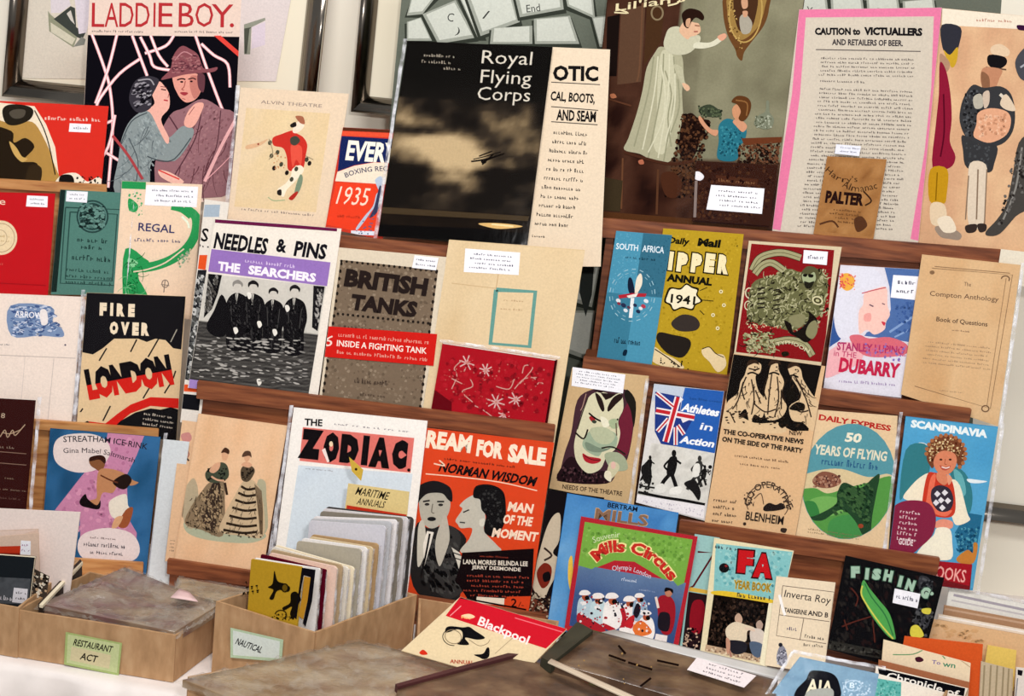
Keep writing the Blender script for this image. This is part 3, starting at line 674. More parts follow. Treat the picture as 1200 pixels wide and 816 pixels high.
# fire over london
Sheet('booklet', 'black booklet FIRE OVER LONDON with flames and red and black letters', 'booklet', [345,78, 740,93, 703,668, 303,640], 'e0c49c', rack='L', row=3, d=.007, fr='K', sleeve=4, seam='l', group=G1)
p('1d1b1e', [345,78, 740,93, 722,305, 690,300, 660,268, 620,262, 585,275, 550,262, 500,262, 455,262, 410,300, 370,325, 322,315])
for q in ([520,315, 545,265], [590,335, 632,262], [395,350, 425,300], [410,590, 440,530], [570,500, 600,450], [655,480, 680,440], [330,540, 310,570], [700,390, 690,420]): l('2a2624', q, 6)
for q in ([680,275, 705,225],): l('b0a898', q, 4)
for ch, x, y, wd in (('F', 398, 118, 28), ('I', 440, 119, 12), ('R', 466, 121, 32), ('E', 512, 123, 26), ('O', 438, 193, 34), ('V', 482, 195, 34), ('E', 528, 197, 26), ('R', 564, 198, 32)): T('efdcc0', ch, x, y, wd, 52, 2, .2)
def lond(c): T(c, 'LONDON', 333, 384, 345, 128, -10.5, .2, 0)
lond('191518'); CUR_Q = CUR.q
# lower half of the letters in red: the same lettering clipped to the lower band
CUR.q = [CUR.px(*a) for a in ((300, 456), (720, 378), (720, 560), (300, 600))]; lond('d02a22'); CUR.q = CUR_Q
p('d02a22', [340,590, 420,600, 470,560, 520,525, 600,495, 712,500, 712,540, 600,530, 520,560, 470,600, 440,640, 340,640]); p('1b191b', [430,640, 480,590, 540,556, 600,540, 640,545, 680,535, 712,545, 712,700, 300,660, 300,600, 350,590, 360,600])
b('e0c49c', [300,560, 345,560, 350,585, 330,600, 300,620]); S('cfc0b0', 575, 550, 120, 60, 3, 8, .5, 9); 
# brown book, row 4
Sheet('booklet', 'dark maroon album with gold script lettering, bottom shelf of left rack', 'booklet', [-80,20, 142,32, 104,470, -110,460], '3a1a18', rack='L', row=4, d=.004, fr='L', sleeve=5, seam='r', group=G1)
l('b89a80', [0,178, 20,150, 30,180, 50,150, 60,172, 90,140, 100,128], 4); l('c0a488', [10,160, 40,165, 80,150], 3); S('a08878', -10, 205, 60, 20, 1, 5); l('907060', [-20,235, 105,245], 3); l('907060', [-20,280, 105,290], 3); T('c8b098', '8', 5, 82, 16, 20, 5); S('8a7060', -10, 375, 110, 16, 1, 5); S('8a7060', 20, 330, 30, 20, 1, 5); S('705048', -10, 410, 90, 16, 1, 5)
# streatham
Sheet('ice_show_programme', 'blue and pink ice show programme with a leaping skater, bottom shelf of left rack', 'programme', [200,143, 640,178, 582,726, 158,690], '2a5070', rack='L', row=4, d=.009, fr='L', sleeve=6, seam='r', group=G1)
grid([200,143, 640,178, 582,726, 158,690], lambda u, v: mixc(['1a3048', '28587e', '3f74a2', '2c5c86'], nz(u*4, v*4, 2)*.7+.3*u), 12, 14)
p('c88aa8', [430,155, 575,172, 545,250, 505,330, 510,500, 545,560, 540,640, 320,600, 318,480, 218,470, 320,340, 420,220]); dots(['d79ab4', 'b87898'], [440,170, 560,180, 480,420, 520,620, 330,590, 240,460], 26, 8, 20)
b('e2d2cc', [212,235, 225,190, 270,168, 360,165, 420,190, 440,240, 400,300, 330,320, 270,310, 225,280]); b('e6d6d2', [310,600, 340,560, 430,540, 520,560, 555,610, 545,660, 480,685, 380,685, 320,650])
TA('2a2430', 'STREATHAM ICE RINK', [252,175, 400,175, 590,205], 24, .02); TA('2a2430', 'Gina Mabel Saltmarsh', [252,222, 400,225, 540,262], 20, 0)
b('8a5a3a', [360,290, 355,265, 380,252, 410,258, 418,290, 400,315, 380,305]); b('3a2018', [358,275, 360,258, 400,250, 420,262, 418,285, 395,268]); b('c08a62', [395,310, 440,305, 490,320, 530,350, 552,360, 520,372, 480,355, 450,400, 410,400, 395,440, 380,460, 345,445, 360,430, 385,420, 385,370])
b('1c1618', [318,430, 340,405, 350,425, 385,450, 400,430, 395,465, 350,460, 322,450]); b('2a1c18', [450,355, 500,325, 525,350, 500,385, 470,380]); b('e6dccc', [440,430, 500,405, 510,450, 520,470, 480,500, 450,500, 435,470]); b('a05a38', [500,470, 530,460, 520,510, 500,540, 470,530]); b('d8a880', [445,540, 460,500, 490,495, 470,535]); l('6a3a28', [400,330, 440,350, 470,360], 6)
S('3a3440', 335, 592, 170, 22, 1, 4, .8, 9); S('6a5050', 360, 572, 110, 12, 1, 4, .6, 9); S('4a4048', 360, 626, 125, 20, 1, 4, .6, 9)
# ------------------------------------------------------------ middle rack
Sheet('booklet', 'narrow boxing annual with navy band and red base dated 1935, beside the dark cloud book', 'booklet',
      [112,98, 430,115, 350,760, 8,690], 'c8402e', rack='M', row=1, d=.008, fr='CC', ext=2, group=G2, sleeve=2)
p('5c3020', [110,95, 420,110, 416,132, 106,118]); p('e4583a', [106,120, 416,134, 412,160, 102,148]); p('1e2a5c', [100,150, 410,168, 385,310, 300,305, 180,325, 80,362]); p('eadcc8', [78,365, 180,328, 300,308, 382,312, 370,440, 65,420])
T('f2ecdf', 'EVERY', 145, 175, 300, 122, 4, .09, 6); TA('33335a', 'BOXING RECORD', [118,372, 200,345, 330,330, 480,335], 30, .02)
p('e4472a', [70,425, 360,440, 300,745, 10,680]); T('f4dcc8', '1935', 98, 450, 185, 110, 4, .0, 12); S('a03020', 80, 615, 130, 26, 1, 4, .6, 14)
b('b8c4d4', [305,410, 340,390, 352,430, 335,470, 345,510, 330,560, 290,590, 240,660, 200,710, 190,700, 240,630, 290,570, 310,500, 325,480, 310,440]); b('3c3f5c', [330,450, 345,480, 320,600, 270,640, 300,570]); p('d9dfe8', [160,715, 300,720, 298,745, 160,738]); dots(['5a6484'], [170,690, 300,600, 310,740, 180,735], 12, 4, 9)
Sheet('song_sheet', 'white song sheet with a large S and orange spot, mostly hidden by the purple one', 'song sheet', [125,-20, 215,-8, 106,812, 35,800], 'e6ddd2', rack='M', row=2, d=.001, fr='G', group='sheet music')
p('a9b6c2', [125,0, 182,0, 178,45, 120,45]); T('1c1a1c', 'S', 116, 85, 26, 50, 7, .04); S('3a3a3a', 108, 140, 34, 20, 1, 7); p('e2582c', [106,185, 135,185, 128,240, 100,236]); p('26262a', [100,240, 160,240, 120,660, 45,640]); dots(['8a8a88', 'c4c2be', '50504e'], [95,260, 130,260, 100,640, 60,640], 18, 5, 14, 1.5, 70); p('e2582c', [45,660, 100,665, 98,690, 42,686]); p('1c1c20', [42,695, 110,702, 104,758, 38,750])
# purple song sheet
Sheet('song_sheet', 'song sheet NEEDLES & PINS with a purple band and four suited men on steps', 'song sheet', [163,50, 628,88, 540,712, 66,655], 'ebe2d6', rack='M', row=2, d=.006, fr='G', t=.002, ext=6, group='sheet music', sleeve=3)
l('6a1f48', [163,60, 612,92], 13, False); T('1c1a20', 'NEEDLES', 168, 100, 196, 62, 7, .09, 4); T('1c1a20', '&', 392, 124, 38, 50, 7, .09); T('1c1a20', 'PINS', 462, 132, 118, 58, 7, .09, 4)
p('9a78ba', [150,163, 588,212, 575,300, 138,246]); T('f6eef2', 'THE', 176, 208, 82, 34, 7, .12); T('f6eef2', 'SEARCHERS', 288, 222, 250, 34, 7, .12); S('e0cce8', 275, 196, 180, 18, 1, 7, .7, 10)
fr('GG')
grid([100,95, 735,160, 640,745, 8,660], lambda u, v: mixc(['d8d2c8', 'c8c2b8'], nz(u*4, v*4, 4)) if v < .44 else mixc(['1c1a1c', '56524e', '2a2828', '6c6863', '222022'], (v*17+nz(u*6, v*2)*.7) % 1), 26, 60)
p('1a181a', [110,95, 182,102, 160,200, 130,280, 85,330]); dots(['8f8b86', '58544f'], [110,110, 165,110, 120,300, 88,300], 16, 4, 10, 2.4, 70); p('201e20', [668,158, 728,163, 690,400, 660,380]); dots(['7a7672', 'b4afa8'], [690,180, 720,180, 690,380, 668,370], 9, 4, 9, 2.4, 80)
def man(x, hy, s_, lean=0, hair='232022', face='cfc8be'):
    b('1b191b', [x-10*s_,hy+32*s_, x-40*s_,hy+55*s_, x-58*s_,hy+110*s_, x-52*s_,hy+190*s_, x-46*s_,hy+300*s_, x+38*s_,hy+300*s_, x+46*s_,hy+200*s_, x+62*s_,hy+130*s_, x+50*s_,hy+60*s_, x+15*s_,hy+34*s_])
    b(face, [x-18*s_,hy-2, x-14*s_,hy-18*s_, x+10*s_,hy-20*s_, x+22*s_,hy, x+16*s_,hy+24*s_, x,hy+34*s_, x-14*s_,hy+22*s_]); b(hair, [x-20*s_,hy+2*s_, x-20*s_,hy-20*s_, x+5*s_,hy-32*s_, x+28*s_,hy-14*s_, x+24*s_,hy+4*s_, x+16*s_,hy-10*s_, x-8*s_,hy-12*s_])
    p('d8d2c8', [x-8*s_,hy+36*s_, x+6*s_,hy+36*s_, x-4*s_,hy+88*s_]); l('3a3838', [x-2*s_,hy+38*s_, x-4*s_,hy+80*s_], 4); l('4a4746', [x-30*s_,hy+70*s_, x-26*s_,hy+170*s_], 4); l('4a4746', [x+36*s_,hy+80*s_, x+24*s_,hy+180*s_], 4); l('383636', [x-4*s_,hy+190*s_, x-6*s_,hy+290*s_], 5)
    dots(['3d3a3a', '0f0e10'], [x-40*s_,hy+60*s_, x+40*s_,hy+60*s_, x+35*s_,hy+280*s_, x-40*s_,hy+280*s_], 16, 3, 9, 2, 70)
man(262, 162, 1.1, hair='8f8a84'); man(345, 165, 1.12); man(452, 200, 1.02); man(566, 188, 1.1); b('1a181a', [180,205, 140,290, 100,370, 130,420, 200,420, 215,290])
for x, y in ((254, 398), (462, 408), (380, 365), (528, 280), (378, 672), (326, 212)): b('e8e2d8', [x-12, y-14, x+6, y-18, x+14, y+4, x-2, y+18])
dots(['8d8883', 'b8b2ab'], [50,430, 640,440, 620,700, 30,640], 42, 3, 9, 4, 6); p('a68ac4', [10,655, 640,745, 640,760, 0,745])
# british tanks
Sheet('booklet', 'grey-brown booklet BRITISH TANKS with a red paper band round it', 'booklet', [88,98, 500,135, 430,730, 12,682], 'dccdb6', rack='M', row=2, d=.003, fr='H', ext=4, group=G2, seam='r')
p('7c6a58', [95,145, 468,185, 400,720, 22,680]); dots(['877562', '6c5c4c', '94826e'], [98,150, 465,188, 398,716, 25,676], 90, 4, 12)
for i in range(19):
    u = i/18; e('2a2420', 98-u*72, 160+u*515, 5, 7); e('2a2420', 462-u*62, 192+u*515, 5, 7); e('2a2420', 98+u*365, 150+u*38, 5, 5); e('2a2420', 85+u*345, 352+u*36, 5, 5)
T('2b2220', 'BRITISH', 118, 178, 318, 70, 7, .13, 3); T('2b2220', 'TANKS', 140, 275, 255, 62, 7, .13, 3); S('4a3c34', 110, 388, 270, 26, 1, 6, .7, 14); S('4a3c34', 150, 592, 125, 26, 1, 6, .7, 10); S('5a4a3e', 170, 650, 90, 16, 1, 6, .6, 10)
p('cf2620', [25,398, 468,430, 455,552, 12,515]); CUR.k += 4; T('f4dcd0', '6', 42, 432, 32, 44, 10, 0, 10); S('e8a090', 88, 418, 345, 26, 1, 5, .6, 9); T('f8e8dc', 'INSIDE A FIGHTING TANK', 82, 452, 345, 24, 5, .04); S('e8a090', 82, 486, 345, 22, 1, 5, .6, 10)
sticker([378,128, 470,138, 460,186, 368,176], 2)
# cream sheet under otic, otic poster
Sheet('notice', 'cream letterpress notice lettered OTIC partly behind the dark cloud book', 'notice', [330,140, 748,158, 718,850, 330,850], 'e6d2b8', rack='M', row=1, d=.0055, fr='C', t=.0012, group=G2)
T('1c1a1a', 'OTIC', 566, 208, 145, 50, 1, .1); l('4a4440', [560,262, 716,270], 3); T('1c1a1a', 'CAL, BOOTS,', 560, 290, 142, 36, 4, .08, 2); l('4a4440', [560,340, 710,352], 3); T('1c1a1a', 'AND SEAM', 578, 348, 126, 36, 3, .08); l('4a4440', [560,388, 708,398], 3)
for i in range(11): S('2e2a2a', 566-i*6, 410+i*29, 122, 22, 1, 4, .55, 8, .04)
S('3a3434', 500, 745, 40, 14, 1, 4)
Sheet('booklet', 'large dark book with storm clouds and a tiny biplane on its cover', 'booklet', [102,130, 565,150, 485,775, 8,748], '1a1614', rack='M', row=1, d=.013, fr='C', t=.006, ext=2, group=G2, sleeve=3, seam='l')
def sky(u, v):
    if v < .3: return mixc(['141210', '1e1b18', '2a2622'], (v-.15)*4*nz(u*3, v*4, 1))
    if v > .85: return mixc(['14100e', '241c16', '3a2e22'], nz(u*6, v*14, 8)*.8)
    n = nz(u*2.6+.3, v*4.6, 3, 6); g = math.exp(-((u-.38)/.33)**2-((v-.55)/.14)**2)*.75
    m_ = n*1.7-.75+g; dark = math.exp(-((v-.66)/.03)**2)*.5 + math.exp(-((v-.46)/.03)**2-((u-.15)/.2)**2)*.7
    f = 1 if v < .75 else 1-(v-.75)*5
    return mixc(['1c1815', '3a3128', '77654c', 'a89270', 'c4ac86'], (m_-dark)*f+.08)
grid([102,130, 565,150, 485,775, 8,748], sky, 44, 60)
p('4a3c2a', [20,660, 490,690, 486,705, 20,680]); b('e0b878', [330,712, 400,712, 470,722, 400,730, 350,722]); l('f4dca8', [370,715, 440,722], 5); p('100e0c', [15,715, 320,728, 480,745, 480,780, 8,750])
for t_, x, y, wd in (('Royal', 342, 160, 160), ('Flying', 338, 222, 162), ('Corps', 328, 276, 168)): T('d8cfc0', t_, x, y, wd, 56, 2, -.005, 4)
S('a89c8c', 155, 168, 95, 14, 1, 3, .7, 8); S('a89c8c', 148, 188, 90, 14, 1, 3, .7, 8); S('a89c8c', 218, 210, 52, 14, 1, 3, .7, 8)
l('181310', [305,515, 350,508, 410,490], 5); l('181310', [340,525, 375,492], 5); l('181310', [312,508, 345,500, 400,484], 3); e('181310', 345, 515, 9, 7)
l('181310', [330,498, 372,482], 4); l('181310', [352,512, 392,496], 4)
# tan booklet with teal frame
Sheet('booklet', 'tan folder with a small empty teal rectangle and long white label', 'booklet', [510,68, 1030,108, 905,900, 390,830], 'ddc39a', rack='M', row=2, d=.003, fr='H', t=.004, group=G2, seam='')
grid([512,72, 1028,112, 903,895, 392,826], lambda u, v: mixc(['d8bc92', 'e2c9a2', 'dec298'], nz(u*3, v*3, 7)), 8, 10)
l('3a1c1c', [1040,140, 990,500, 940,800], 8, False); l('6a9c92', [690,260, 840,268, 818,478, 668,466, 690,260], 17, False); S('c0a07c', 720, 292, 70, 14, 1, 4, .5, 10); S('c0a07c', 708, 325, 80, 14, 1, 4, .5, 10); l('c8a880', [700,190, 690,255], 3); l('cdb088', [520,235, 690,255], 3)  # dark stroke along the right edge is the sleeve's shadow, put in as colour
sticker([572,102, 782,118, 776,204, 566,192], 4)
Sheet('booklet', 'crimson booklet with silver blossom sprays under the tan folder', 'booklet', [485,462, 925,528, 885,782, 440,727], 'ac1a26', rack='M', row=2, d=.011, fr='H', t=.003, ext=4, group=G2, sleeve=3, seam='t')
for x, y, r in ((578, 540, 30), (650, 568, 26), (690, 690, 34), (765, 680, 30), (720, 738, 22)):
    for k in range(8):
        a = k*math.pi/4+.3; l('d8b0ac', [x, y, x+r*math.cos(a)*.6, y+r*math.sin(a)*.6, x+r*math.cos(a), y+r*math.sin(a)], 5)
    e('c88a80', x, y, 6, 6)
for q in ([520,640, 540,590, 530,560, 560,530], [600,700, 640,720, 680,750], [600,690, 560,650, 600,630, 590,600], [780,620, 830,560, 800,550, 790,580], [760,640, 800,600, 860,600, 840,630], [820,590, 870,620], [520,600, 560,620], [690,630, 740,640, 760,600]): l('d09a90', q, 4)
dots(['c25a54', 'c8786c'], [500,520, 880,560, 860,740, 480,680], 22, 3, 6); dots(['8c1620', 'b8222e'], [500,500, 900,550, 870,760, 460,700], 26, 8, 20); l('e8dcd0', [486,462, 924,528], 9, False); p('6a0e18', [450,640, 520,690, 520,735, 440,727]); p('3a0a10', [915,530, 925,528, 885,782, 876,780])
# row 3
Sheet('booklet', 'thin cream card with a faint pink flower, edge showing left of the fashion print', 'booklet', [105,165, 300,190, 190,705, 42,683], 'e2bb96', rack='M', row=3, d=-.004, fr='M', t=.001, group=G2)
b('c88a84', [100,220, 130,210, 140,235, 115,250]); l('a86a64', [110,250, 130,290, 115,310], 4); l('3a2c28', [118,300, 130,315], 6); S('7a6a5c', 62, 600, 14, 50, 4, 5)
Sheet('fashion_plate', 'tan fashion plate of two ladies in flounced crinoline gowns', 'print', [165,140, 492,185, 402,722, 75,684], 'e3bd97', rack='M', row=3, d=.002, fr='M', t=.0012, ext=5, group=G2, sleeve=4, seam='r')
grid([168,144, 488,188, 400,716, 80,680], lambda u, v: mixc(['ddb48c', 'e8c4a0', 'e2b890'], nz(u*3, v*3, 9)), 8, 10)
b('b3b69c', [112,540, 160,555, 300,580, 400,580, 408,600, 340,618, 200,606, 125,580]); b('b8a88c', [110,440, 125,400, 150,380, 165,440, 150,560, 112,540]); b('b4ae92', [380,400, 410,390, 415,450, 420,560, 395,570])
b('8f7a60', [205,395, 255,385, 262,460, 255,590, 180,570, 115,545, 140,480, 175,430]); b('3a2e28', [215,400, 245,400, 240,480, 225,560, 180,560, 195,480]); dots(['4a3a30', 'b49a78'], [180,430, 255,400, 250,580, 130,545], 50, 3, 9, 1.6, 60)
b('4a5040', [190,360, 215,335, 250,320, 272,335, 275,375, 240,395, 200,390]); dots(['20201c'], [200,340, 270,335, 260,390, 200,385], 10, 4, 9); b('d8a888', [205,350, 225,325, 245,322, 240,345, 220,360]); b('d9aa88', [250,290, 262,280, 275,290, 268,312, 255,312]); b('4a3024', [248,285, 262,266, 278,275, 276,290, 262,284]); l('3a2a22', [262,395, 270,440], 9); l('d8a888', [212,372, 235,385, 260,388], 7)
b('cdb492', [330,390, 370,390, 400,450, 405,590, 330,590, 245,575, 262,510, 300,440]); b('5a4c3c', [320,350, 335,330, 362,335, 372,355, 350,390, 325,385]); dots(['2a221c'], [322,345, 370,345, 350,385, 325,380], 8, 3, 8); b('d9aa88', [332,292, 345,285, 355,300, 345,318, 335,312]); b('5a4234', [325,300, 335,280, 355,280, 360,302, 350,296]); b('d8a888', [322,330, 340,318, 362,328, 350,340])
for i, y in enumerate((412, 436, 462, 490, 520, 548, 572)): l('33281f', [322-i*11, y-4, 345-i*3, y+8, 375+i*1, y+4], 9); 
for i in range(9): l('705c46', [372+i*3, 400+i*3, 385+i*2, 500, 392+i, 585], 2)
arcs(['4a3c2e', '8a7458'], [130,460, 200,400, 255,400, 255,580, 130,550], 34, 8, 22, 3, 100, 1); arcs(['6e5c48', '3a2e24'], [330,400, 380,400, 400,480, 404,585, 255,575], 26, 7, 16, 2.5, 95, 1); dots(['33281f'], [120,540, 240,570, 400,590, 400,600, 240,590, 120,555], 18, 3, 6)
for i in range(12): l('8f7e66', [100+i*1.5, 450-i*4, 95+i, 480+i*4], 2)
Sheet('magazine', 'white magazine with a fat black title on a salmon panel, behind the booklet file', 'magazine', [45,55, 537,105, 455,800, -45,750], 'efe9e2', rack='M', row=3, d=.012, fr='N', t=.002, group=G2, sleeve=3, seam='l')
grid([62,268, 482,300, 420,760, -8,720], lambda u, v: mixc(['c9d3dc', 'd4dce2', 'c4cdd8'], nz(u*2, v*3, 12)), 6, 6)
p('dd7a70', [78,128, 488,168, 474,296, 66,252])
T('191416', 'THE', 85, 96, 66, 26, 3, .08); TZb = [('Z', 70, 132, 86, 110), ('O', 160, 144, 58, 112), ('D', 222, 152, 68, 106), ('I', 302, 158, 24, 110), ('A', 330, 162, 78, 112), ('C', 412, 172, 56, 108)]
for ch, x, y, wd, h in TZb: T('191416', ch, x, y, wd, h, 6, .3)
e('efd9b4', 182, 190, 7, 10); e('191416', 468, 286, 6, 6); S('8a8288', 170, 105, 310, 16, 1, 6, .4, 14, .1); S('8a8288', 90, 275, 100, 10, 1, 5); p('f0e0d8', [148,212, 160,205, 176,255, 168,258])
Sheet('film_song_folio', 'orange film song folio with a shocked man and a dark-haired woman in profile', 'booklet', [527,130, 1003,185, 905,830, 430,760], 'd84c28', rack='M', row=3, d=.006, fr='N', t=.002, group='sheet music', sleeve=4, seam='')
T('f3e3cc', 'A DREAM', 420, 124, 286, 66, 7, .12, 2); T('f3e3cc', 'FOR', 722, 172, 98, 64, 7, .14); T('f3e3cc', 'SALE', 838, 188, 140, 68, 7, .14); T('1a1618', 'NORMAN WISDOM', 590, 256, 358, 38, 9, .09, 14); S('3a2018', 600, 236, 260, 14, 1, 7, .6, 10)
l('f2d4b8', [560,262, 600,270, 580,250], 5); l('f2d4b8', [530,300, 640,310, 800,330, 940,362], 4)
b('2a2828', [500,480, 540,500, 620,490, 680,540, 650,600, 660,690, 640,770, 500,740, 470,600]); b('3a3837', [600,500, 660,530, 640,640, 690,700, 620,760, 560,700]); dots(['4e4c4a', '161516'], [520,520, 640,520, 650,740, 520,730], 30, 5, 14, 2, 60)
b('b8b2a4', [505,400, 520,360, 590,355, 620,400, 612,450, 580,490, 545,500, 515,470]); b('222022', [497,410, 500,350, 560,325, 620,350, 628,400, 612,395, 590,372, 540,372, 515,390]); l('222022', [520,402, 545,398], 6); l('222022', [572,402, 598,402], 6); e('222022', 552, 466, 16, 8); l('7a756a', [556,410, 552,440, 562,445], 4); e('33302f', 535, 412, 9, 5); e('33302f', 585, 414, 9, 5)
b('c8c2b4', [502,500, 520,470, 530,520, 525,600, 500,640]); b('bfb8aa', [572,520, 600,450, 612,480, 618,540, 600,600, 580,640, 565,580]); p('e8e0d4', [535,510, 560,515, 548,560, 525,640, 520,560]); l('1a1819', [545,520, 530,600, 512,680], 7); p('d8d2c4', [625,570, 655,590, 668,620, 652,650, 640,610]); l('2a2828', [632,590, 660,600], 4); l('2a2828', [638,610, 664,618], 4)
b('c4beb0', [640,470, 665,430, 655,415, 690,385, 730,380, 750,460, 745,510, 790,560, 800,585, 660,590, 690,540, 700,500, 660,500, 648,485]); b('1a1819', [705,385, 715,345, 770,340, 815,365, 825,420, 820,480, 790,530, 750,520, 745,490, 752,455, 735,430, 730,395]); dots(['3c3a39'], [720,360, 800,360, 810,480, 760,500], 16, 4, 10); l('3a3836', [668,442, 690,432], 5); l('4a4846', [655,478, 675,480], 5); b('d8d2c4', [728,470, 745,465, 745,490, 730,492])
for t_, x, y, wd in (('MAN', 838, 402, 92), ('OF THE', 820, 448, 108), ('MOMENT', 780, 498, 168)): T('f5dcc4', t_, x, y, wd, 36, 6, .1, 8)
p('1c1416', [664,590, 928,575, 920,750, 690,770, 640,690, 655,640]); T('f0e4d4', 'LANA MORRIS BELINDA LEE', 668, 614, 238, 18, 2, .05); T('f0e4d4', 'JERRY DESMONDE', 700, 636, 180, 18, 3, .05); S('b04a38', 670, 664, 245, 90, 5, 2, .5, 10, .15); S('b04a38', 730, 596, 110, 12, 1, 3)
p('e8dcc8', [718,752, 820,758, 818,785, 715,775]); p('d84c28', [828,752, 920,750, 910,810, 822,800]); T('1c1416', '2', 845, 758, 22, 32, 5, .04); T('1c1416', '/-', 872, 770, 20, 20, 5, .0); l('1a1214', [680,760, 900,800], 6)
# ------------------------------------------------------------ right rack
Sheet('painting_print', 'dark painting print of a lady in a long white dress standing at a wall mirror', 'print', [42,-70, 742,-60, 622,818, -50,795], '3a261c', rack='R', row=1, d=.004, fr='DD', t=.004, group=G3)
def room(u, v):
    x = u*740; y = v*850-50
    if x > 290-(y*.12) and y < 560: return mixc(['6a6450', '7e7a62', '8e8a70', '7a7460'], nz(u*4, v*4, 3)*.9+(.15 if x > 380 else -.1)-y*.0004)
    if x > 290 and y < 620: return mixc(['4a3428', '5a4030'], nz(u*9, v*9))
    return mixc(['1a1010', '3a221a', '4e3226', '2a1814'], nz(u*5, v*5, 5)*1.1)
grid([44,-60, 738,-50, 620,812, -45,790], room, 46, 56)
p('1c1412', [35,60, 80,50, 68,270, 30,270]); p('5c4232', [85,30, 170,20, 155,290, 70,300]); p('48301f', [175,20, 240,10, 225,150, 165,230]); ring('86755a', 212, 46, 20, 24, 6); l('6a4a36', [160,10, 150,230, 140,290], 6)
T('e0d2a8', "Lil'ian's", 66, 12, 250, 28, -8, .02, 12); l('e0d2a8', [66,30, 110,46, 60,44], 5); l('e0d2a8', [250,20, 285,10, 295,-10], 6)
b('6a4628', [445,40, 460,-20, 600,-20, 608,30, 590,90, 545,150, 520,185, 512,215, 495,200, 488,175, 460,120]); b('9a7a44', [460,40, 470,-20, 590,-20, 592,30, 575,85, 535,130, 500,140, 470,100]); b('4a3020', [482,20, 490,-20, 565,-20, 560,60, 540,105, 505,110, 488,70]); b('a8a090', [505,60, 525,50, 548,80, 540,115, 515,120, 505,95]); b('c89878', [510,0, 530,-5, 532,25, 515,30]); b('c89878', [515,40, 532,40, 530,58, 518,60]); ring('b89858', 525, 40, 58, 110, 5, 4); dots(['5a4020', 'c0a060'], [450,0, 480,0, 520,160, 500,200, 470,130], 10, 3, 7)
b('aca88c', [225,165, 275,180, 300,200, 305,260, 300,330, 303,420, 285,480, 275,540, 250,575, 190,565, 150,545, 95,530, 110,490, 140,400, 160,320, 175,240, 205,185]); b('c4c0a4', [230,180, 270,200, 280,300, 270,420, 240,540, 200,520, 210,400, 215,260])
for q in ([200,200, 180,330, 130,520], [235,190, 225,330, 180,560], [270,200, 275,330, 235,570], [240,250, 262,330, 250,420, 262,520], [285,280, 290,380, 260,470]): l('97957a', q, 5); 
for q in ([215,200, 200,340, 160,530], [255,190, 250,340, 215,560], [225,230, 240,330, 230,430, 180,540], [275,260, 272,380, 240,500]): l('cfcbb0', q, 5)
b('c2bea4', [240,130, 255,100, 290,95, 310,125, 360,125, 362,150, 330,185, 290,195, 250,185, 235,160]); b('d4d0b8', [350,150, 400,150, 440,125, 448,135, 420,160, 375,172, 340,168]); b('d8a084', [425,130, 450,118, 458,130, 440,145]); b('dab090', [290,105, 310,75, 345,80, 360,85, 366,110, 350,125, 330,130, 320,140, 300,125]); b('b8b498', [270,230, 300,240, 310,290, 325,310, 310,318, 290,280]); b('dab090', [300,295, 320,300, 328,315, 315,322])
b('2a1a14', [303,75, 300,48, 325,30, 362,38, 378,58, 372,72, 350,62, 335,75, 322,100, 308,92]); l('8a5a44', [345,90, 362,92], 4); l('9a4a40', [342,112, 356,112], 4); b('c89c7c', [315,70, 330,66, 325,95, 314,92])
b('241612', [300,430, 330,400, 360,420, 400,430, 370,480, 350,540, 320,580, 290,540]); dots(['40281c', '1a100c', '5c3c28'], [300,400, 400,430, 340,700, 240,700], 60, 4, 12); b('3c4434', [360,385, 400,370, 440,400, 430,415, 380,410]); dots(['2a3226', '586248'], [355,375, 440,390, 440,420, 370,415], 14, 3, 8)
b('2c7080', [430,445, 460,420, 500,435, 528,460, 520,500, 500,520, 498,560, 470,572, 425,560, 430,500]); dots(['3f8a98', '1c5060'], [435,450, 520,450, 495,560, 430,555], 20, 3, 9); b('cc9474', [365,412, 385,440, 405,458, 428,462, 420,482, 395,470, 368,440, 358,418]); b('cc9474', [480,430, 500,420, 530,445, 515,468, 490,445]); b('c8906c', [478,385, 495,370, 510,400, 500,425, 482,415]); b('5e3a20', [475,360, 495,340, 530,345, 545,370, 535,410, 515,430, 500,420, 508,395, 495,370]); l('8a6038', [490,355, 530,365, 528,410], 5)
b('7c806c', [555,440, 570,410, 595,395, 598,360, 608,360, 610,398, 625,420, 618,450, 590,458]); dots(['a8ac98', '5c604c'], [560,410, 620,410, 615,455, 560,450], 12, 3, 7); p('6a3a24', [510,490, 655,485, 652,505, 520,515]); dots(['3a2418', '241410', '704a34'], [500,515, 650,505, 640,580, 500,575], 40, 4, 10)
b('b07050', [45,335, 60,332, 68,345, 50,348]); l('5a3828', [20,345, 120,375], 6); l('4a2c20', [95,540, 250,580, 340,570], 10); l('6a4630', [90,560, 85,740], 6); l('5a3a28', [215,600, 210,760], 8); b('b06a50', [145,570, 160,565, 165,580, 150,582]); b('4c2c1e', [225,620, 270,610, 300,650, 280,700, 240,690]); p('54341f', [-40,745, 340,775, 600,800, 600,820, -40,800]); p('3f3424', [-20,620, 90,640, 80,750, -40,740]); S('a08870', 0, 775, 60, 18, 1, 4, .7, 8)
Sheet('booklet', 'small dark brown booklet with a typed white label, in front of the painting print', 'booklet', [350,570, 640,585, 608,805, 335,785], '3a2018', rack='R', row=1, d=.015, fr='DD', t=.003, sleeve=20, group=G3)
p('4e2c1e', [420,620, 570,635, 565,660, 420,648]); S('8a6040', 430, 628, 130, 18, 1, 5, .6, 9); dots(['2a1410', '50301f'], [350,580, 630,595, 600,790, 340,770], 40, 5, 12); p('2a1612', [345,780, 610,800, 608,812, 335,792]); b('e8e4e8', [340,612, 360,608, 378,625, 365,640, 342,632]); l('8a7a74', [350,640, 345,770], 10)
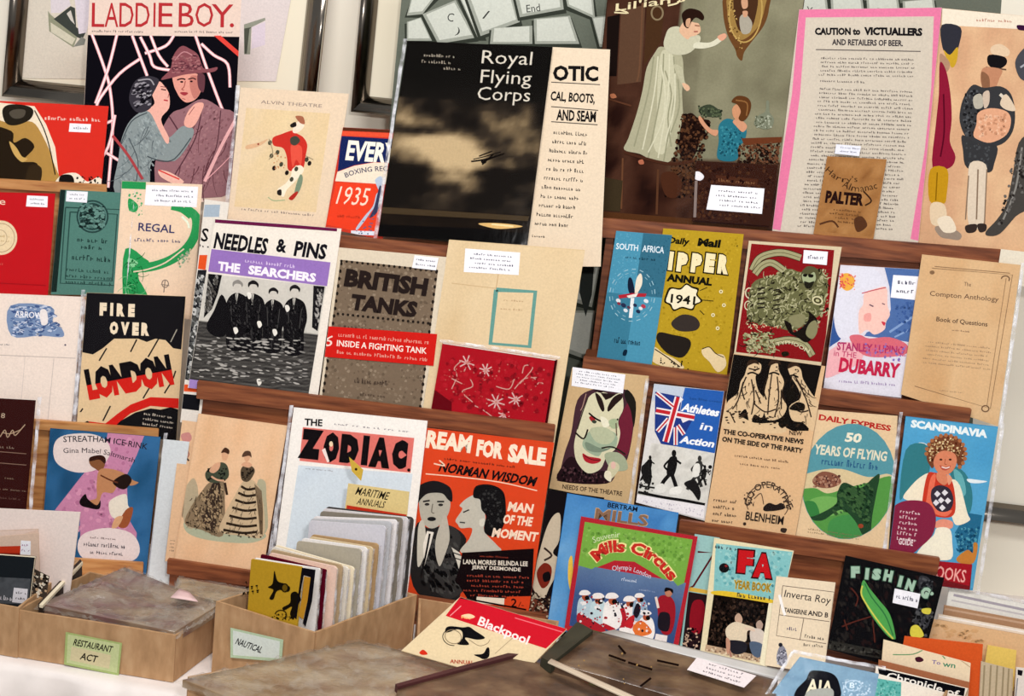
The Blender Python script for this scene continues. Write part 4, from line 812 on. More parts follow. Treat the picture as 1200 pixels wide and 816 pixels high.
sticker([403,655, 592,668, 583,758, 386,742], 4, '303038')
Sheet('notice', 'pink-bordered notice headed CAUTION to VICTUALLERS in small type', 'notice', [45,30, 500,24, 425,768, -40,728], 'cfc4b4', rack='R', row=1, d=.007, fr='E', t=.001, ext=3, group=G3, sleeve=3, seam='')
PNK = 'df7fa2'
p(PNK, [45,30, 500,24, 497,52, 42,56]); p(PNK, [475,30, 500,28, 492,280, 470,480, 425,768, 400,762, 445,480, 466,280]); p(PNK, [45,30, 68,30, 48,300, 22,500, -15,735, -40,730, -10,500, 22,300])
T('1c1a1c', 'CAUTION to', 95, 88, 145, 24, 0, .13); T('1c1a1c', 'VICTUALLERS', 252, 86, 186, 26, 1, .14); T('3a3438', 'AND RETAILERS OF BEER.', 150, 124, 226, 20, 1, .08); l('5a5250', [98,158, 432,164], 3)
S('564e4c', 106, 178, 312, 66, 5, 1, .5, 7, .04, 0); S('564e4c', 112, 250, 140, 14, 1, 2, .5, 7)
for i in range(17): S('564e4c', 108-i*4.2, 276+i*26.5, 308, 26, 2, 2, .5, 7, .03)
Sheet('booklet', 'little tan booklet with a dark title in front of the pink-bordered notice', 'booklet', [135,498, 324,508, 282,760, 92,738], 'a8784a', rack='R', row=1, d=.014, fr='E', t=.003, ext=3, group=G3, sleeve=4, seam='')
grid([137,500, 322,510, 280,756, 94,736], lambda u, v: mixc(['8a5c34', 'a87848', 'b88a58'], nz(u*5, v*6, 2)), 12, 12)
TA('3a2418', "Harry's", [140,530, 180,560, 230,560], 26, 0); TA('3a2418', 'Almanac', [190,575, 230,590, 290,580], 22, 0); T('2a1614', 'PALTER', 132, 607, 122, 40, 5, .14, 3); l('3a2418', [250,610, 275,640, 255,655], 5); S('5a3a24', 140, 660, 120, 50, 4, 5, .5, 9, .2); b('5a3824', [220,700, 245,690, 262,720, 230,740]); l('5a3824', [110,715, 150,705, 170,725], 6)
sticker([163,460, 242,466, 236,498, 158,490], 2, '3a3a60', 'e8e8f2')
Sheet('caricature_print', 'old caricature print of a stout man in a top hat and breeches', 'print', [66,26, 420,60, 380,830, -15,775], 'dcae88', rack='R', row=1, d=.0005, fr='EE', t=.0012, ext=3, group=G3)
grid([66,26, 420,60, 380,822, -15,770], lambda u, v: mixc(['d8a880', 'e0b890', 'd2a480', 'caa07c'], nz(u*3, v*5, 4)) , 16, 26)
p('ecdfca', [66,26, 420,60, 418,98, 64,80]); S('c08a78', 175, 55, 110, 16, 1, 2, .6, 9)
b('34343c', [64,80, 125,88, 118,150, 105,190, 85,180, 66,150]); b('c8a030', [70,160, 90,175, 115,150, 112,195, 95,215]); b('b08a70', [60,170, 90,200, 80,230, 60,210]); b('8c2038', [58,200, 78,225, 92,300, 96,380, 90,450, 108,500, 90,535, 35,535, 45,400, 55,300]); l('5a1024', [70,300, 72,420, 60,500], 5); b('c09020', [28,540, 82,540, 80,620, 70,650, 25,640]); l('8a6410', [50,550, 45,640], 4); b('e0c8a8', [30,650, 70,650, 80,690, 60,720, 30,710]); b('9a8878', [42,725, 80,720, 125,745, 120,765, 90,762, 60,755]); b('e8d8c0', [50,700, 90,690, 110,735, 70,740])
b('e0c4a4', [222,150, 250,140, 280,160, 272,180, 225,172]); b('1c1a1c', [215,175, 265,182, 270,205, 240,222, 212,205]); l('6a5040', [205,215, 270,222], 5); b('c08868', [200,215, 255,222, 248,250, 230,285, 195,275, 188,245]); b('8c6248', [190,230, 215,245, 215,290, 195,285])
b('3c3c3e', [140,300, 165,270, 200,280, 250,275, 285,300, 298,360, 290,420, 255,460, 200,465, 145,440, 122,390, 125,340]); dots(['55575a', '222224'], [135,300, 190,280, 185,440, 135,430], 18, 4, 10); b('cdb8a4', [195,300, 215,290, 215,330, 200,345]); b('b8b0a0', [165,310, 190,300, 195,340, 170,345]); l('d8cdbc', [250,300, 290,340], 10); b('dcc6ac', [250,330, 270,300, 300,350, 270,350])
b('dfa684', [180,360, 220,345, 270,355, 285,385, 270,430, 220,455, 180,445, 165,430, 175,395]); dots(['e8b898', 'c89070'], [185,365, 270,365, 265,430, 185,435], 14, 5, 11); b('3a3a3c', [130,430, 180,460, 240,465, 232,520, 215,550, 145,535, 132,480]); dots(['4c4e50'], [140,450, 220,470, 210,530, 150,525], 12, 4, 9)
b('dccab4', [155,520, 205,525, 205,600, 195,720, 150,715, 148,600]); l('8a7460', [180,540, 175,700], 5); l('8a7460', [208,540, 200,720], 4); l('8a7460', [150,560, 140,700], 4); b('3a302c', [140,720, 175,715, 172,738, 145,742]); b('3a302c', [178,715, 205,715, 205,735, 185,740])
b('4a4642', [310,455, 350,445, 350,640, 300,690, 250,745, 212,752, 205,738, 240,700, 270,650, 290,560]); l('8a8680', [320,470, 300,600, 260,700], 6); dots(['2c2826', '6a6662'], [300,480, 340,480, 320,620, 240,740], 16, 4, 10); b('4c4c52', [298,200, 320,160, 350,150, 350,250, 315,250]); l('a8a8ae', [315,215, 345,195], 6); b('3a1a3a', [305,80, 340,84, 340,96, 310,95])

Sheet('card', 'plain cream card at the right edge below the caricature print', 'card', [1173,292, 1260,302, 1250,345, 1167,330], 'e6dcc8', rack='R', row=1, d=.026, t=.001)
# row 2
Sheet('booklet', 'narrow two-tone blue travel booklet with a compass star', 'booklet', [335,84, 602,105, 505,722, 243,688], '4f93ae', rack='R', row=2, d=.008, fr='I', t=.002, ext=3, group=G3, seam='')
p('3a6e84', [465,94, 602,105, 562,405, 422,392]); p('3f7c94', [292,378, 425,392, 378,706, 243,688]); dots(['62a3bb'], [335,90, 460,98, 425,385, 295,370], 40, 3, 7); dots(['2f6076'], [470,110, 590,110, 555,400, 430,385], 40, 3, 7)
T('dfeaf0', 'SOUTH', 336, 142, 106, 30, 5, .05); T('dfeaf0', 'AFRICA', 462, 152, 104, 32, 5, .04); S('254858', 380, 200, 50, 16, 1, 5, .8, 10); S('1c3c4c', 445, 206, 70, 18, 1, 5, .8, 12)
ring('9cc0cc', 412, 392, 108, 125, 4, 8, dash=1); ring('8ab4c4', 412, 392, 95, 108, 3, 8, dash=1)
b('1c2438', [395,310, 412,318, 425,392, 400,385, 390,350]); b('e8dcc8', [430,320, 450,288, 460,310, 455,350, 425,392]); p('b02c38', [345,392, 410,382, 480,384, 475,400, 410,400, 350,408]); p('eae0d8', [385,395, 440,382, 430,400, 395,406]); p('e8e8e8', [405,405, 422,405, 412,500, 395,500])
for x, y, c, r in ((345, 418, 'd8dce0', 12), (370, 440, '2c3450', 13), (348, 432, '8c3040', 9), (380, 465, 'd8dce0', 11), (440, 470, '26304c', 11), (465, 445, 'b04050', 12), (478, 420, 'dde0e4', 12), (452, 455, 'dde0e4', 10), (425, 440, '2a3450', 10), (395, 450, '5c3c50', 9)): e(c, x, y, r, r*.75, 30)
for k, ch in enumerate('1938'[:0]): pass
for x in (328, 360, 395, 425): S('1a2c3c', x, 590+(x-328)*.12, 18, 30, 1, 5, .95, 9)
b('16283a', [372,655, 388,655, 382,680, 366,678])
Sheet('annual', "mustard yellow children's annual dated 1941 with bubbly cream lettering", 'booklet', [560,72, 945,100, 862,790, 470,715], 'b8982a', rack='R', row=2, d=.005, fr='I', t=.006, ext=2, group=G3, seam='r')
dots(['c4a432', 'a88a22'], [600,90, 930,110, 860,740, 520,700], 60, 4, 12)
T('1c1a14', 'Daily', 590, 112, 100, 42, 5, .1, 10); T('1c1a14', 'Mail', 730, 118, 108, 40, 5, .12, 6)
for ch, x, y, wd, h in (('I', 592, 182, 20, 90), ('P', 632, 186, 50, 92), ('P', 700, 190, 50, 92), ('E', 766, 190, 46, 92), ('R', 828, 196, 52, 92)): T('f0e0b4', ch, x, y, wd, h, 7, .2, out='221c12', ow=.12)
T('1c1a14', 'ANNUAL', 580, 288, 218, 38, 6, .14, 3)
b('221c12', [570,395, 590,355, 640,358, 670,335, 700,350, 730,360, 725,390, 748,420, 715,440, 700,465, 650,455, 610,468, 590,440, 565,425]); b('f0e4c4', [580,395, 598,362, 642,366, 670,343, 697,358, 722,368, 717,392, 738,420, 710,434, 695,457, 650,447, 612,460, 597,434, 574,422]); T('1c1a14', '1941', 598, 385, 118, 44, 6, .06)
for q in ([735,370, 770,355], [745,415, 800,420], [735,465, 755,485]): l('3a3218', q, 4)
for x, y in ((836, 375), (798, 487), (850, 440), (820, 550)): e('e8dcb0', x, y, 9, 9); e('8a7020', x, y, 4, 4)
b('3c3430', [600,520, 650,485, 710,495, 735,530, 715,560, 650,565, 612,550]); b('2a2420', [540,570, 600,580, 680,600, 690,640, 650,690, 580,670, 530,610]); b('e2cba0', [515,640, 560,670, 620,700, 660,740, 600,740, 510,710]); l('221c14', [520,650, 580,690, 640,735], 5); b('e2cba0', [745,650, 780,640, 810,670, 850,680, 860,730, 820,760, 780,710, 750,680]); l('221c14', [745,650, 780,640, 810,670, 850,690], 4); dots(['221c14'], [540,690, 680,710, 680,760, 540,730], 9, 4, 9)
Sheet('booklet', 'dark red booklet crammed with olive scrollwork and a bearded face', 'booklet', [90,62, 645,100, 520,812, 0,745], 'd8c8a8', rack='R', row=2, d=.006, fr='JJ', t=.002, ext=0, group=G3, sleeve=2, seam='')
p('8c1c20', [105,80, 600,118, 535,790, 12,728])
OL = ['8e8c62', 'a8a67c', '6c6c46', 'b8b48c']
for q in ([110,240, 150,170, 220,140, 300,135, 400,165], [125,262, 170,210, 230,195, 310,250], [240,670, 330,655, 420,680, 470,750]): l('38301e', q, 46); l('a8a37c', q, 38); l('6a6444', q, 4)
b('6f6e4a', [90,380, 130,300, 240,270, 330,230, 400,250, 500,230, 560,300, 550,420, 520,500, 430,560, 350,600, 250,580, 150,560, 80,520]); dots(['2a2418']+OL, [80,330, 250,250, 560,230, 560,480, 480,600, 380,620, 80,560], 30, 5, 13, 1.7, -40); arcs(['2a2418', 'b4b08a', 'a8a47c', '241e14', 'c0bc94'], [80,330, 250,250, 560,230, 560,480, 480,600, 380,620, 80,560], 44, 12, 34, 7)
b('5c5a3c', [405,250, 440,215, 490,225, 510,260, 500,300, 470,350, 420,330, 400,290]); b('a8b08a', [408,262, 450,265, 480,250, 490,290, 470,320, 440,330, 415,310]); b('1c1814', [415,262, 440,262, 432,278, 415,275]); b('1c1814', [445,262, 475,266, 470,282, 448,280]); b('26241a', [420,305, 450,312, 480,305, 460,345, 430,345])
for y in (350, 380, 410, 440, 465): l('26201a', [140,y, 185,y-6], 9); l('26201a', [235,y+10, 275,y+2], 8)
b('1e1814', [300,540, 340,560, 360,610, 430,560, 450,510, 440,480, 500,540, 470,640, 430,670, 380,640, 330,610]); b('8e8a66', [330,520, 400,500, 430,520, 400,580, 350,570]); b('8e8a66', [450,560, 490,540, 500,600, 470,650, 430,620])
b('8c1c20', [80,560, 240,580, 260,600, 150,600, 90,580]); dots(OL, [60,620, 230,600, 250,740, 70,720], 20, 5, 14, 1.6, 20); arcs(['2a2418', 'c0bc94'], [60,620, 230,600, 250,740, 70,720], 12, 20, 50, 7); dots(['c83a34', 'e0d8b0'], [80,560, 280,560, 290,590, 80,590], 10, 4, 9); TA('e0d8b4', 'TYPHOON', [250,672, 340,660, 455,715], 22, .03); b('241e14', [285,730, 320,725, 330,745, 295,755]); e('d8d0a8', 500, 420, 34, 26, 20); e('4a4428', 500, 420, 24, 17, 20); e('c0bc90', 500, 420, 12, 8, 20)
ring('dcd0b0', 92, 375, 22, 30, 7, 0, 90, 300); ring('dcd0b0', 85, 450, 20, 26, 6, 0, 90, 300)
sticker([418,118, 562,128, 555,208, 412,196], 1)
Sheet('theatre_programme', 'pale theatre programme with a white-haired profile on blue and a red title', 'programme', [425,172, 742,190, 668,692, 358,655], 'dedae2', rack='R', row=2, d=.004, fr='J', t=.002, ext=3, group=G3, sleeve=3, seam='')
p('5674a8', [600,182, 742,190, 700,480, 640,470, 520,455, 530,440, 600,420, 625,350, 620,260]); l('8aa4cc', [620,440, 680,400, 712,380], 9); l('8aa4cc', [640,460, 700,430], 7); b('3c5c98', [372,440, 395,370, 420,410, 430,460, 395,490, 370,500]); dots(['46649c'], [640,330, 720,320, 700,450, 640,440], 16, 6, 14)
b('dfdde6', [412,230, 440,190, 500,178, 560,190, 600,230, 610,270, 520,290, 490,350, 500,440, 460,470, 420,460, 400,400, 400,300]); b('f0c8bc', [520,285, 560,268, 608,262, 612,330, 622,370, 606,400, 600,430, 560,450, 530,430, 500,445, 498,360, 515,330]); l('c05060', [510,285, 560,272, 606,262], 4); b('d04050', [588,398, 604,402, 598,415]); l('6a5060', [540,330, 556,338], 5); l('6a5060', [590,325, 602,330], 4); b('eaa8a0', [520,370, 545,365, 545,395, 520,395])
b('e8b04c', [425,215, 455,205, 480,225, 475,262, 450,275, 428,258]); dots(['e07a6a', 'd84c50'], [415,205, 485,210, 480,275, 420,270], 9, 4, 8); b('eab4b8', [360,540, 400,500, 450,480, 520,500, 500,560, 430,600, 360,620]); b('d8707c', [460,460, 500,450, 540,465, 620,460, 690,490, 680,530, 560,540, 500,520])
T('b03a6a', 'STANLEY LUPINO', 412, 478, 270, 34, 4, .08, 0); T('c04a70', 'in THE', 400, 512, 90, 22, 6, .02); T('c42c50', 'DUBARRY', 425, 540, 242, 60, 6, .12, 3); S('a08ab0', 420, 625, 220, 18, 1, 4, .6, 9); dots(['8a7ac0', 'c86a90'], [520,480, 690,490, 680,560, 530,530], 14, 4, 9)
sticker([635,212, 736,218, 724,312, 624,302], 2)
Sheet('songbook', 'plain tan booklet with fine double ruled border and small centred type', 'booklet', [750,130, 1143,172, 1052,815, 666,688], 'd8b488', rack='R', row=2, d=.010, fr='J', t=.002, group=G3, sleeve=3, seam='r')
grid([752,134, 1140,174, 1050,810, 668,686], lambda u, v: mixc(['cfa678', 'dcba90', 'd6b084'], nz(u*2, v*3, 14)*.7+(.25 if .45 < u < .75 else 0)), 14, 14)
l('8a6c50', [790,185, 1110,212, 1022,745, 720,655], 3, False); l('a08060', [1085,225, 1008,735], 3); l('8a6c50', [800,178, 1100,205], 3); T('6a5040', 'The', 918, 240, 28, 16, 5); T('6a5040', 'Compton Anthology', 782, 275, 275, 26, 5, .01); T('5a4438', 'Book of Questions', 808, 378, 205, 22, 6, .03); S('806450', 870, 425, 70, 12, 1, 6); S('a08468', 760, 468, 275, 100, 6, 6, .4, 8, .08); S('a08468', 820, 665, 90, 12, 1, 6); ring('7a5e48', 1082, 228, 16, 12, 5, 0, 180, 400); ring('7a5e48', 1002, 745, 14, 12, 5); e('8a6c50', 790, 202, 10, 8)
# row 3
Sheet('booklet', 'tan booklet with a grimacing green and white theatrical mask face', 'booklet', [165,45, 532,85, 460,702, 55,622], 'cdaf84', rack='R', row=3, d=.003, fr='O', t=.003, group=G3, seam='')
grid([168,50, 529,88, 458,696, 58,618], lambda u, v: mixc(['c6a67a', 'd4b68c'], nz(u*3, v*3, 15)), 8, 8)
b('4a3038', [160,360, 190,200, 260,150, 320,150, 420,150, 465,200, 460,320, 430,480, 380,540, 330,600, 110,590, 105,560, 130,450]); b('2c1c20', [115,520, 165,470, 240,540, 320,540, 330,600, 105,588]); b('702838', [390,300, 420,230, 450,200, 455,330, 430,460, 380,440, 385,370]); b('26221e', [430,150, 470,210, 460,330, 445,250, 415,180]); dots(['563a3e', '1a1416'], [120,500, 300,560, 320,595, 110,585], 20, 5, 13)
b('d6cfae', [180,380, 215,250, 250,180, 300,160, 360,175, 400,170, 410,240, 385,300, 395,360, 375,430, 330,470, 300,530, 240,550, 190,500, 175,440]); b('9fae94', [215,400, 260,340, 330,340, 380,370, 370,430, 320,430, 290,470, 230,440]); b('b8bc9c', [250,340, 320,330, 370,370, 340,410, 280,400]); b('7d8c78', [230,400, 300,430, 350,430, 300,450, 240,440])
b('2c201e', [275,165, 305,190, 320,240, 310,255, 290,220]); b('2c201e', [395,170, 360,190, 335,235, 340,255, 375,220, 405,190]); p('2c201e', [300,165, 375,172, 350,190, 325,200]); b('a02c30', [246,284, 262,276, 276,296, 262,306]); b('3c4438', [262,296, 282,300, 276,312, 262,308]); l('1e1816', [245,262, 280,290, 325,310, 350,320, 385,290], 8); b('e8e2c8', [300,280, 330,290, 345,320, 315,330]); b('a8b490', [340,300, 375,290, 385,330, 355,335]); l('2a2420', [180,355, 220,385, 240,340], 8); l('2a2420', [305,430, 360,425, 420,460], 7); b('b02a34', [215,455, 245,470, 300,480, 295,497, 260,505, 225,490]); l('54201f', [222,465, 260,485, 298,488], 4)
b('a4ab8e', [320,460, 380,450, 420,480, 430,530, 390,540, 350,530]); b('cdc5a2', [345,500, 380,500, 390,530, 350,580, 330,560]); b('e8dcc0', [325,540, 350,545, 350,590, 320,570]); e('e0b8a8', 362, 512, 12, 18); l('3c342c', [240,190, 215,260, 190,340], 5); l('b08c7c', [232,170, 215,230, 205,250], 4); l('6b5c4c', [375,310, 378,370], 6)
T('3a2c24', 'NEEDS OF THE THEATRE', 120, 602, 288, 22, 7, .03); b('2c1a20', [270,150, 300,140, 330,150, 300,165])
sticker([168,42, 420,78, 408,168, 162,132], 5)
Sheet('booklet', 'blue and white booklet Athletes in Action with a flag and running athletes', 'booklet', [557,122, 892,158, 800,778, 470,690], 'dcd8d4', rack='R', row=3, d=.005, fr='O', t=.002, group=G3, sleeve=8, seam='l')
p('2f63b0', [700,140, 892,158, 850,455, 655,420]); p('c4ccd8', [557,122, 705,140, 680,235, 545,200])
p('2a3f86', [562,160, 690,185, 680,255, 755,268, 700,370, 655,420, 590,410, 560,350])
for q in ([568,165, 650,232], [572,350, 625,290], [690,190, 650,232], [660,415, 660,330], [745,275, 690,300], [700,365, 670,320]): l('eee8e8', q, 20, False); 
for q in ([566,250, 750,284], [672,186, 612,400]): l('eee8e8', q, 32, False); l('c42c34', q, 17, False)
for q in ([568,165, 650,232], [572,350, 625,290], [660,415, 660,330], [700,365, 670,320]): l('c42c34', q, 7, False)
T('f4f4f4', 'Athletes', 700, 214, 180, 42, 9, .1, 14); T('f4f4f4', 'in', 785, 308, 60, 34, 9, .04, 12); T('f4f4f4', 'Action', 690, 370, 165, 38, 8, .1, 14); S('26508c', 730, 180, 150, 20, 1, 7, .6, 11)
p('d8d4ca', [545,405, 655,420, 850,455, 815,680, 800,700, 478,650]); grid([545,408, 848,455, 805,690, 485,645], lambda u, v: mixc(['c8c4ba', 'dedad2', 'b0aca4'], nz(u*5, v*5, 17)), 14, 12)
def runner(x, y, s_, c='1c1a1a', w_=14):
    e(c, x, y, 11*s_, 17*s_); b(c, [x-18*s_,y+18*s_, x+12*s_,y+16*s_, x+14*s_,y+60*s_, x-4*s_,y+110*s_, x-34*s_,y+100*s_, x-30*s_,y+50*s_]); l(c, [x-20*s_,y+100*s_, x-50*s_,y+135*s_, x-70*s_,y+175*s_], w_*s_*1.3); l(c, [x-10*s_,y+100*s_, x+4*s_,y+140*s_, x+10*s_,y+160*s_], w_*s_*1.3); l(c, [x-20*s_,y+30*s_, x-46*s_,y+60*s_, x-30*s_,y+80*s_], w_*s_*.7); l(c, [x+8*s_,y+30*s_, x+34*s_,y+50*s_], w_*s_*.7)
runner(652, 455, 1.0); runner(775, 480, .85, '3a3836'); b('e4e0d8', [748,510, 775,508, 772,560, 740,565]); runner(538, 475, .6); runner(800, 520, .55); b('201e1e', [495,520, 530,500, 545,540, 540,600, 510,590, 500,560]); e('1c1a1a', 825, 520, 9, 9); b('e0dcd4', [565,610, 600,600, 610,640, 560,645]); b('e8e4dc', [640,620, 690,615, 680,650, 630,650]); b('222020', [700,600, 740,580, 760,590, 780,640, 770,680, 740,640]); l('1a1818', [480,640, 600,665, 700,680, 800,700], 13); l('2a2826', [490,610, 560,620], 8); dots(['2a2826'], [485,560, 560,580, 560,660, 480,640], 14, 4, 12); dots(['33302e'], [790,540, 835,530, 820,600, 790,600], 7, 4, 9)
p('eae4e4', [475,652, 800,705, 795,770, 468,690]); dots(['c8c0c8'], [480,665, 795,720, 790,760, 475,690], 20, 3, 7)
Sheet('booklet', 'tan booklet with a black and cream engraving of draped figures above type', 'booklet', [125,45, 462,92, 350,727, 18,666], 'ddb88e', rack='R', row=3, d=.010, fr='P', t=.0025, ext=2, group=G3, sleeve=2, seam='')
p('1a1614', [125,48, 448,90, 410,260, 400,330, 340,330, 300,310, 190,305, 100,240, 95,180]); CR = 'dcbf98'
b(CR, [175,95, 195,75, 225,85, 222,115, 205,130, 215,180, 240,220, 230,280, 200,270, 185,310, 170,250, 140,270, 100,250, 105,220, 140,190, 150,150, 165,125]); b(CR, [262,90, 285,75, 292,110, 310,150, 300,200, 320,240, 300,280, 250,290, 235,240, 240,180, 250,140]); b(CR, [325,95, 350,82, 372,105, 380,140, 410,190, 440,240, 420,330, 380,300, 340,290, 330,240, 370,210, 360,170, 335,130]); b(CR, [95,250, 200,300, 300,300, 300,340, 90,320])
for q in ([160,150, 140,220, 120,250], [190,140, 200,210, 190,270], [205,180, 225,230], [265,120, 255,200, 250,270], [285,130, 290,210, 275,280], [300,180, 300,250], [355,140, 390,210, 410,280], [345,120, 380,180], [340,240, 370,260, 400,255], [180,100, 205,105, 220,100], [200,230, 240,260, 280,250], [110,260, 130,300], [345,160, 325,200, 330,220]): l('3a2c22', q, 5)
for x, y in ((195, 85), (275, 85), (345, 95)): b('3a2a20', [x-22, y+6, x-14, y-14, x+12, y-16, x+24, y+2, x+6, y-4]); l('1a1614', [x-20, y+36, x-2, y+30, x+18, y+38], 6); e('2a1e18', x+8, y+10, 3, 3); l('3a2a20', [x+14, y+8, x+19, y+16, x+12, y+18], 3); l('3a2a20', [x+2, y+24, x+12, y+24], 3); l('2a2018', [x-24, y+46, x-40, y+90, x-30, y+130], 5)
b('1c1814', [320,180, 345,175, 350,205, 325,220]); b('1c1814', [355,225, 385,232, 380,255, 330,250]); b('1c1814', [290,300, 320,285, 330,305, 300,318]); dots(['3a2c22'], [100,250, 400,295, 390,330, 95,300], 18, 3, 6, 2); arcs(['3a2c22'], [140,180, 210,130, 240,220, 220,280, 110,260], 26, 8, 24, 3.5, 105, 1.2); arcs(['3a2c22'], [250,110, 295,110, 310,240, 300,280, 245,270], 18, 8, 22, 3, 95, 1.2); arcs(['3a2c22'], [335,120, 370,110, 430,240, 410,310, 350,270], 22, 8, 24, 3.5, 75, 1.2)
T('4a3628', 'NEW', 330, 328, 48, 16, 5, .05); T('2c2420', 'THE CO-OPERATIVE NEWS', 88, 322, 298, 19, 7.5, .1); T('2c2420', 'ON THE SIDE OF THE PARTY', 84, 350, 300, 19, 8.5, .1); S('6a5240', 130, 412, 200, 16, 1, 7, .5, 8); S('6a5240', 150, 442, 140, 16, 1, 7, .5, 8)
TA('3a2e28', 'CO-OPERATIVE', [160,600, 190,540, 250,515, 310,545, 345,610], 24, .03); ring('5a4638', 250, 595, 78, 68, 3, 8, 150, 390, 0); T('2c2420', 'BLENHEIM', 172, 625, 140, 32, 8, .04); b('2a2220', [235,610, 255,595, 280,602, 300,595, 315,612, 290,622, 240,625]); dots(['4a3a30'], [165,560, 200,550, 200,610, 160,600], 8, 3, 7); dots(['4a3a30'], [300,560, 340,570, 345,620, 310,610], 8, 3, 7); l('5a4638', [200,580, 225,560, 235,600], 3); S('4a3a30', 50, 570, 90, 100, 4, 6, .45, 9, .15); b('3a2e28', [300,688, 320,690, 314,705, 298,700]); e('3a2e28', 165, 672, 6, 6)
Sheet('magazine', 'cream aviation magazine with an oval picture of a green aeroplane over fields', 'magazine', [435,252, 728,275, 692,790, 352,722], 'e2c6a0', rack='R', row=3, d=.006, fr='P', t=.002, ext=2, group=G3, sleeve=3, seam='')
T('b8302c', 'DAILY EXPRESS', 440, 268, 268, 22, 9, .1)
CUR_Q = CUR.q; OV = (548, 516, 172, 214)
e('5f9aa4', *OV[:2], OV[2], OV[3], 9)
def in_ov(a):      # keep a polygon inside the oval
    A = math.radians(9); out = []
    for x, y in spline(pr(a), 5):
        dx, dy = x-OV[0], y-OV[1]; u, v = dx*math.cos(A)+dy*math.sin(A), -dx*math.sin(A)+dy*math.cos(A); r = math.hypot(u/(OV[2]-2), v/(OV[3]-2))
        if r > 1: u /= r; v /= r
        out += [OV[0]+u*math.cos(A)-v*math.sin(A), OV[1]+u*math.sin(A)+v*math.cos(A)]
    return out
p('d8c49c', in_ov([360,520, 420,480, 520,470, 620,500, 700,490, 740,560, 700,740, 500,760, 360,680])); p('5d9a4c', in_ov([360,560, 420,540, 470,560, 540,540, 620,520, 710,500, 730,600, 700,740, 560,780, 420,740, 370,660])); p('7bb060', in_ov([400,590, 470,570, 560,600, 500,640, 420,640])); p('3f8446', in_ov([370,600, 420,590, 440,640, 400,660])); p('4d9250', in_ov([480,660, 560,640, 600,700, 560,760, 480,730]))
b('8a5a48', [415,510, 450,480, 500,490, 520,520, 480,540, 430,535]); dots(['5a3430', 'b48870'], [415,500, 520,490, 520,530, 420,540], 12, 4, 10); p('2c4a30', in_ov([530,520, 590,540, 640,500, 662,492, 650,560, 635,640, 625,720, 600,715, 570,660, 520,620, 450,660, 390,650, 430,640, 500,600, 505,560])); p('3c5c38', in_ov([540,540, 600,550, 600,620, 540,600])); dots(['1f3824', '46683f'], [520,540, 640,520, 620,680, 560,620, 480,640], 26, 4, 11, 1.6, 40); e('a04a30', 592, 680, 10, 8)
T('eee6d0', '50', 540, 335, 60, 36, 5, .1, 8); T('e4dcc4', 'YEARS OF FLYING', 425, 378, 268, 38, 6, .08, 4); S('2e5c84', 450, 425, 210, 30, 1, 6, .85, 12); S('8a7458', 400, 685, 190, 22, 2, 8, .5, 8)
Sheet('travel_booklet', 'blue travel booklet headed SCANDINAVIA with a smiling woman in a patterned cap', 'booklet', [345,95, 713,137, 612,790, 265,745], '4a96c0', rack='R', row=3, d=.004, fr='Q', t=.002, group=G3, sleeve=6, seam='lr')
grid([345,98, 712,140, 615,780, 268,740], lambda u, v: mixc(['3f8cba', '5aa6cc', '74b4d2'], .25+nz(u*2, v*3, 21)*.5), 10, 14)
T('eef2f0', 'SCANDINAVIA', 368, 108, 308, 32, 8, .14)
b('e8e8e4', [352,225, 400,200, 430,210, 400,225]); b('3c8088', [345,230, 420,205, 440,260, 430,340, 350,400, 320,420]); b('3c8088', [520,300, 580,320, 610,400, 600,480, 560,460]); b('6cb0b4', [535,310, 570,330, 585,400, 560,410]); b('e8ecec', [590,345, 640,350, 670,355, 640,362, 600,360]); p('2e6f90', [590,480, 650,490, 620,660, 560,650, 540,560]); dots(['58a0b4', '20587a'], [540,540, 640,540, 610,650, 550,640], 20, 5, 12); b('c8843c', [548,660, 590,628, 612,640, 615,600, 632,610, 615,680, 560,680])
b('f0e4cc', [335,415, 360,380, 400,340, 440,325, 430,400, 400,440, 350,430]); b('f0e4cc', [525,350, 560,370, 590,480, 600,510, 550,530, 530,500, 520,430]); b('c8402c', [430,330, 460,320, 520,340, 540,400, 540,480, 500,500, 420,480, 410,440]); b('e8765a', [445,340, 465,330, 455,430, 500,470, 530,470, 500,495, 430,465, 432,400])
b('3c3440', [450,385, 480,370, 520,385, 535,430, 520,470, 480,475, 455,450, 445,420]); 
for x, y in ((470, 405), (500, 400), (485, 430), (512, 432), (490, 460), (465, 440)): p('e4e0e4', [x, y-13, x+14, y, x, y+13, x-12, y])
b('7a4830', [428,260, 435,210, 470,178, 530,172, 572,205, 580,260, 560,300, 530,250, 480,240, 455,300, 440,290]); dots(['e8d0a0', 'c0a070', '5a2c1c'], [432,250, 450,195, 520,175, 570,210, 575,270, 530,250, 480,230, 450,285], 17, 4, 9)
for k in range(16): a = math.pi*(1.0+k/12); e('b07048', 505+78*math.cos(a), 245+74*math.sin(a), 8, 8)
b('d88a68', [455,280, 470,245, 500,232, 540,245, 548,280, 530,315, 500,330, 470,315]); b('b85848', [480,290, 500,298, 525,292, 510,310, 490,308]); l('f4e8e0', [488,297, 505,302, 520,297], 4); e('4a2a20', 485, 268, 6, 4); e('4a2a20', 522, 268, 6, 4); l('a85c44', [503,265, 500,285, 508,287], 3); b('d88a68', [470,320, 500,328, 520,340, 500,370, 470,350]); b('e4a080', [510,325, 530,345, 515,370])
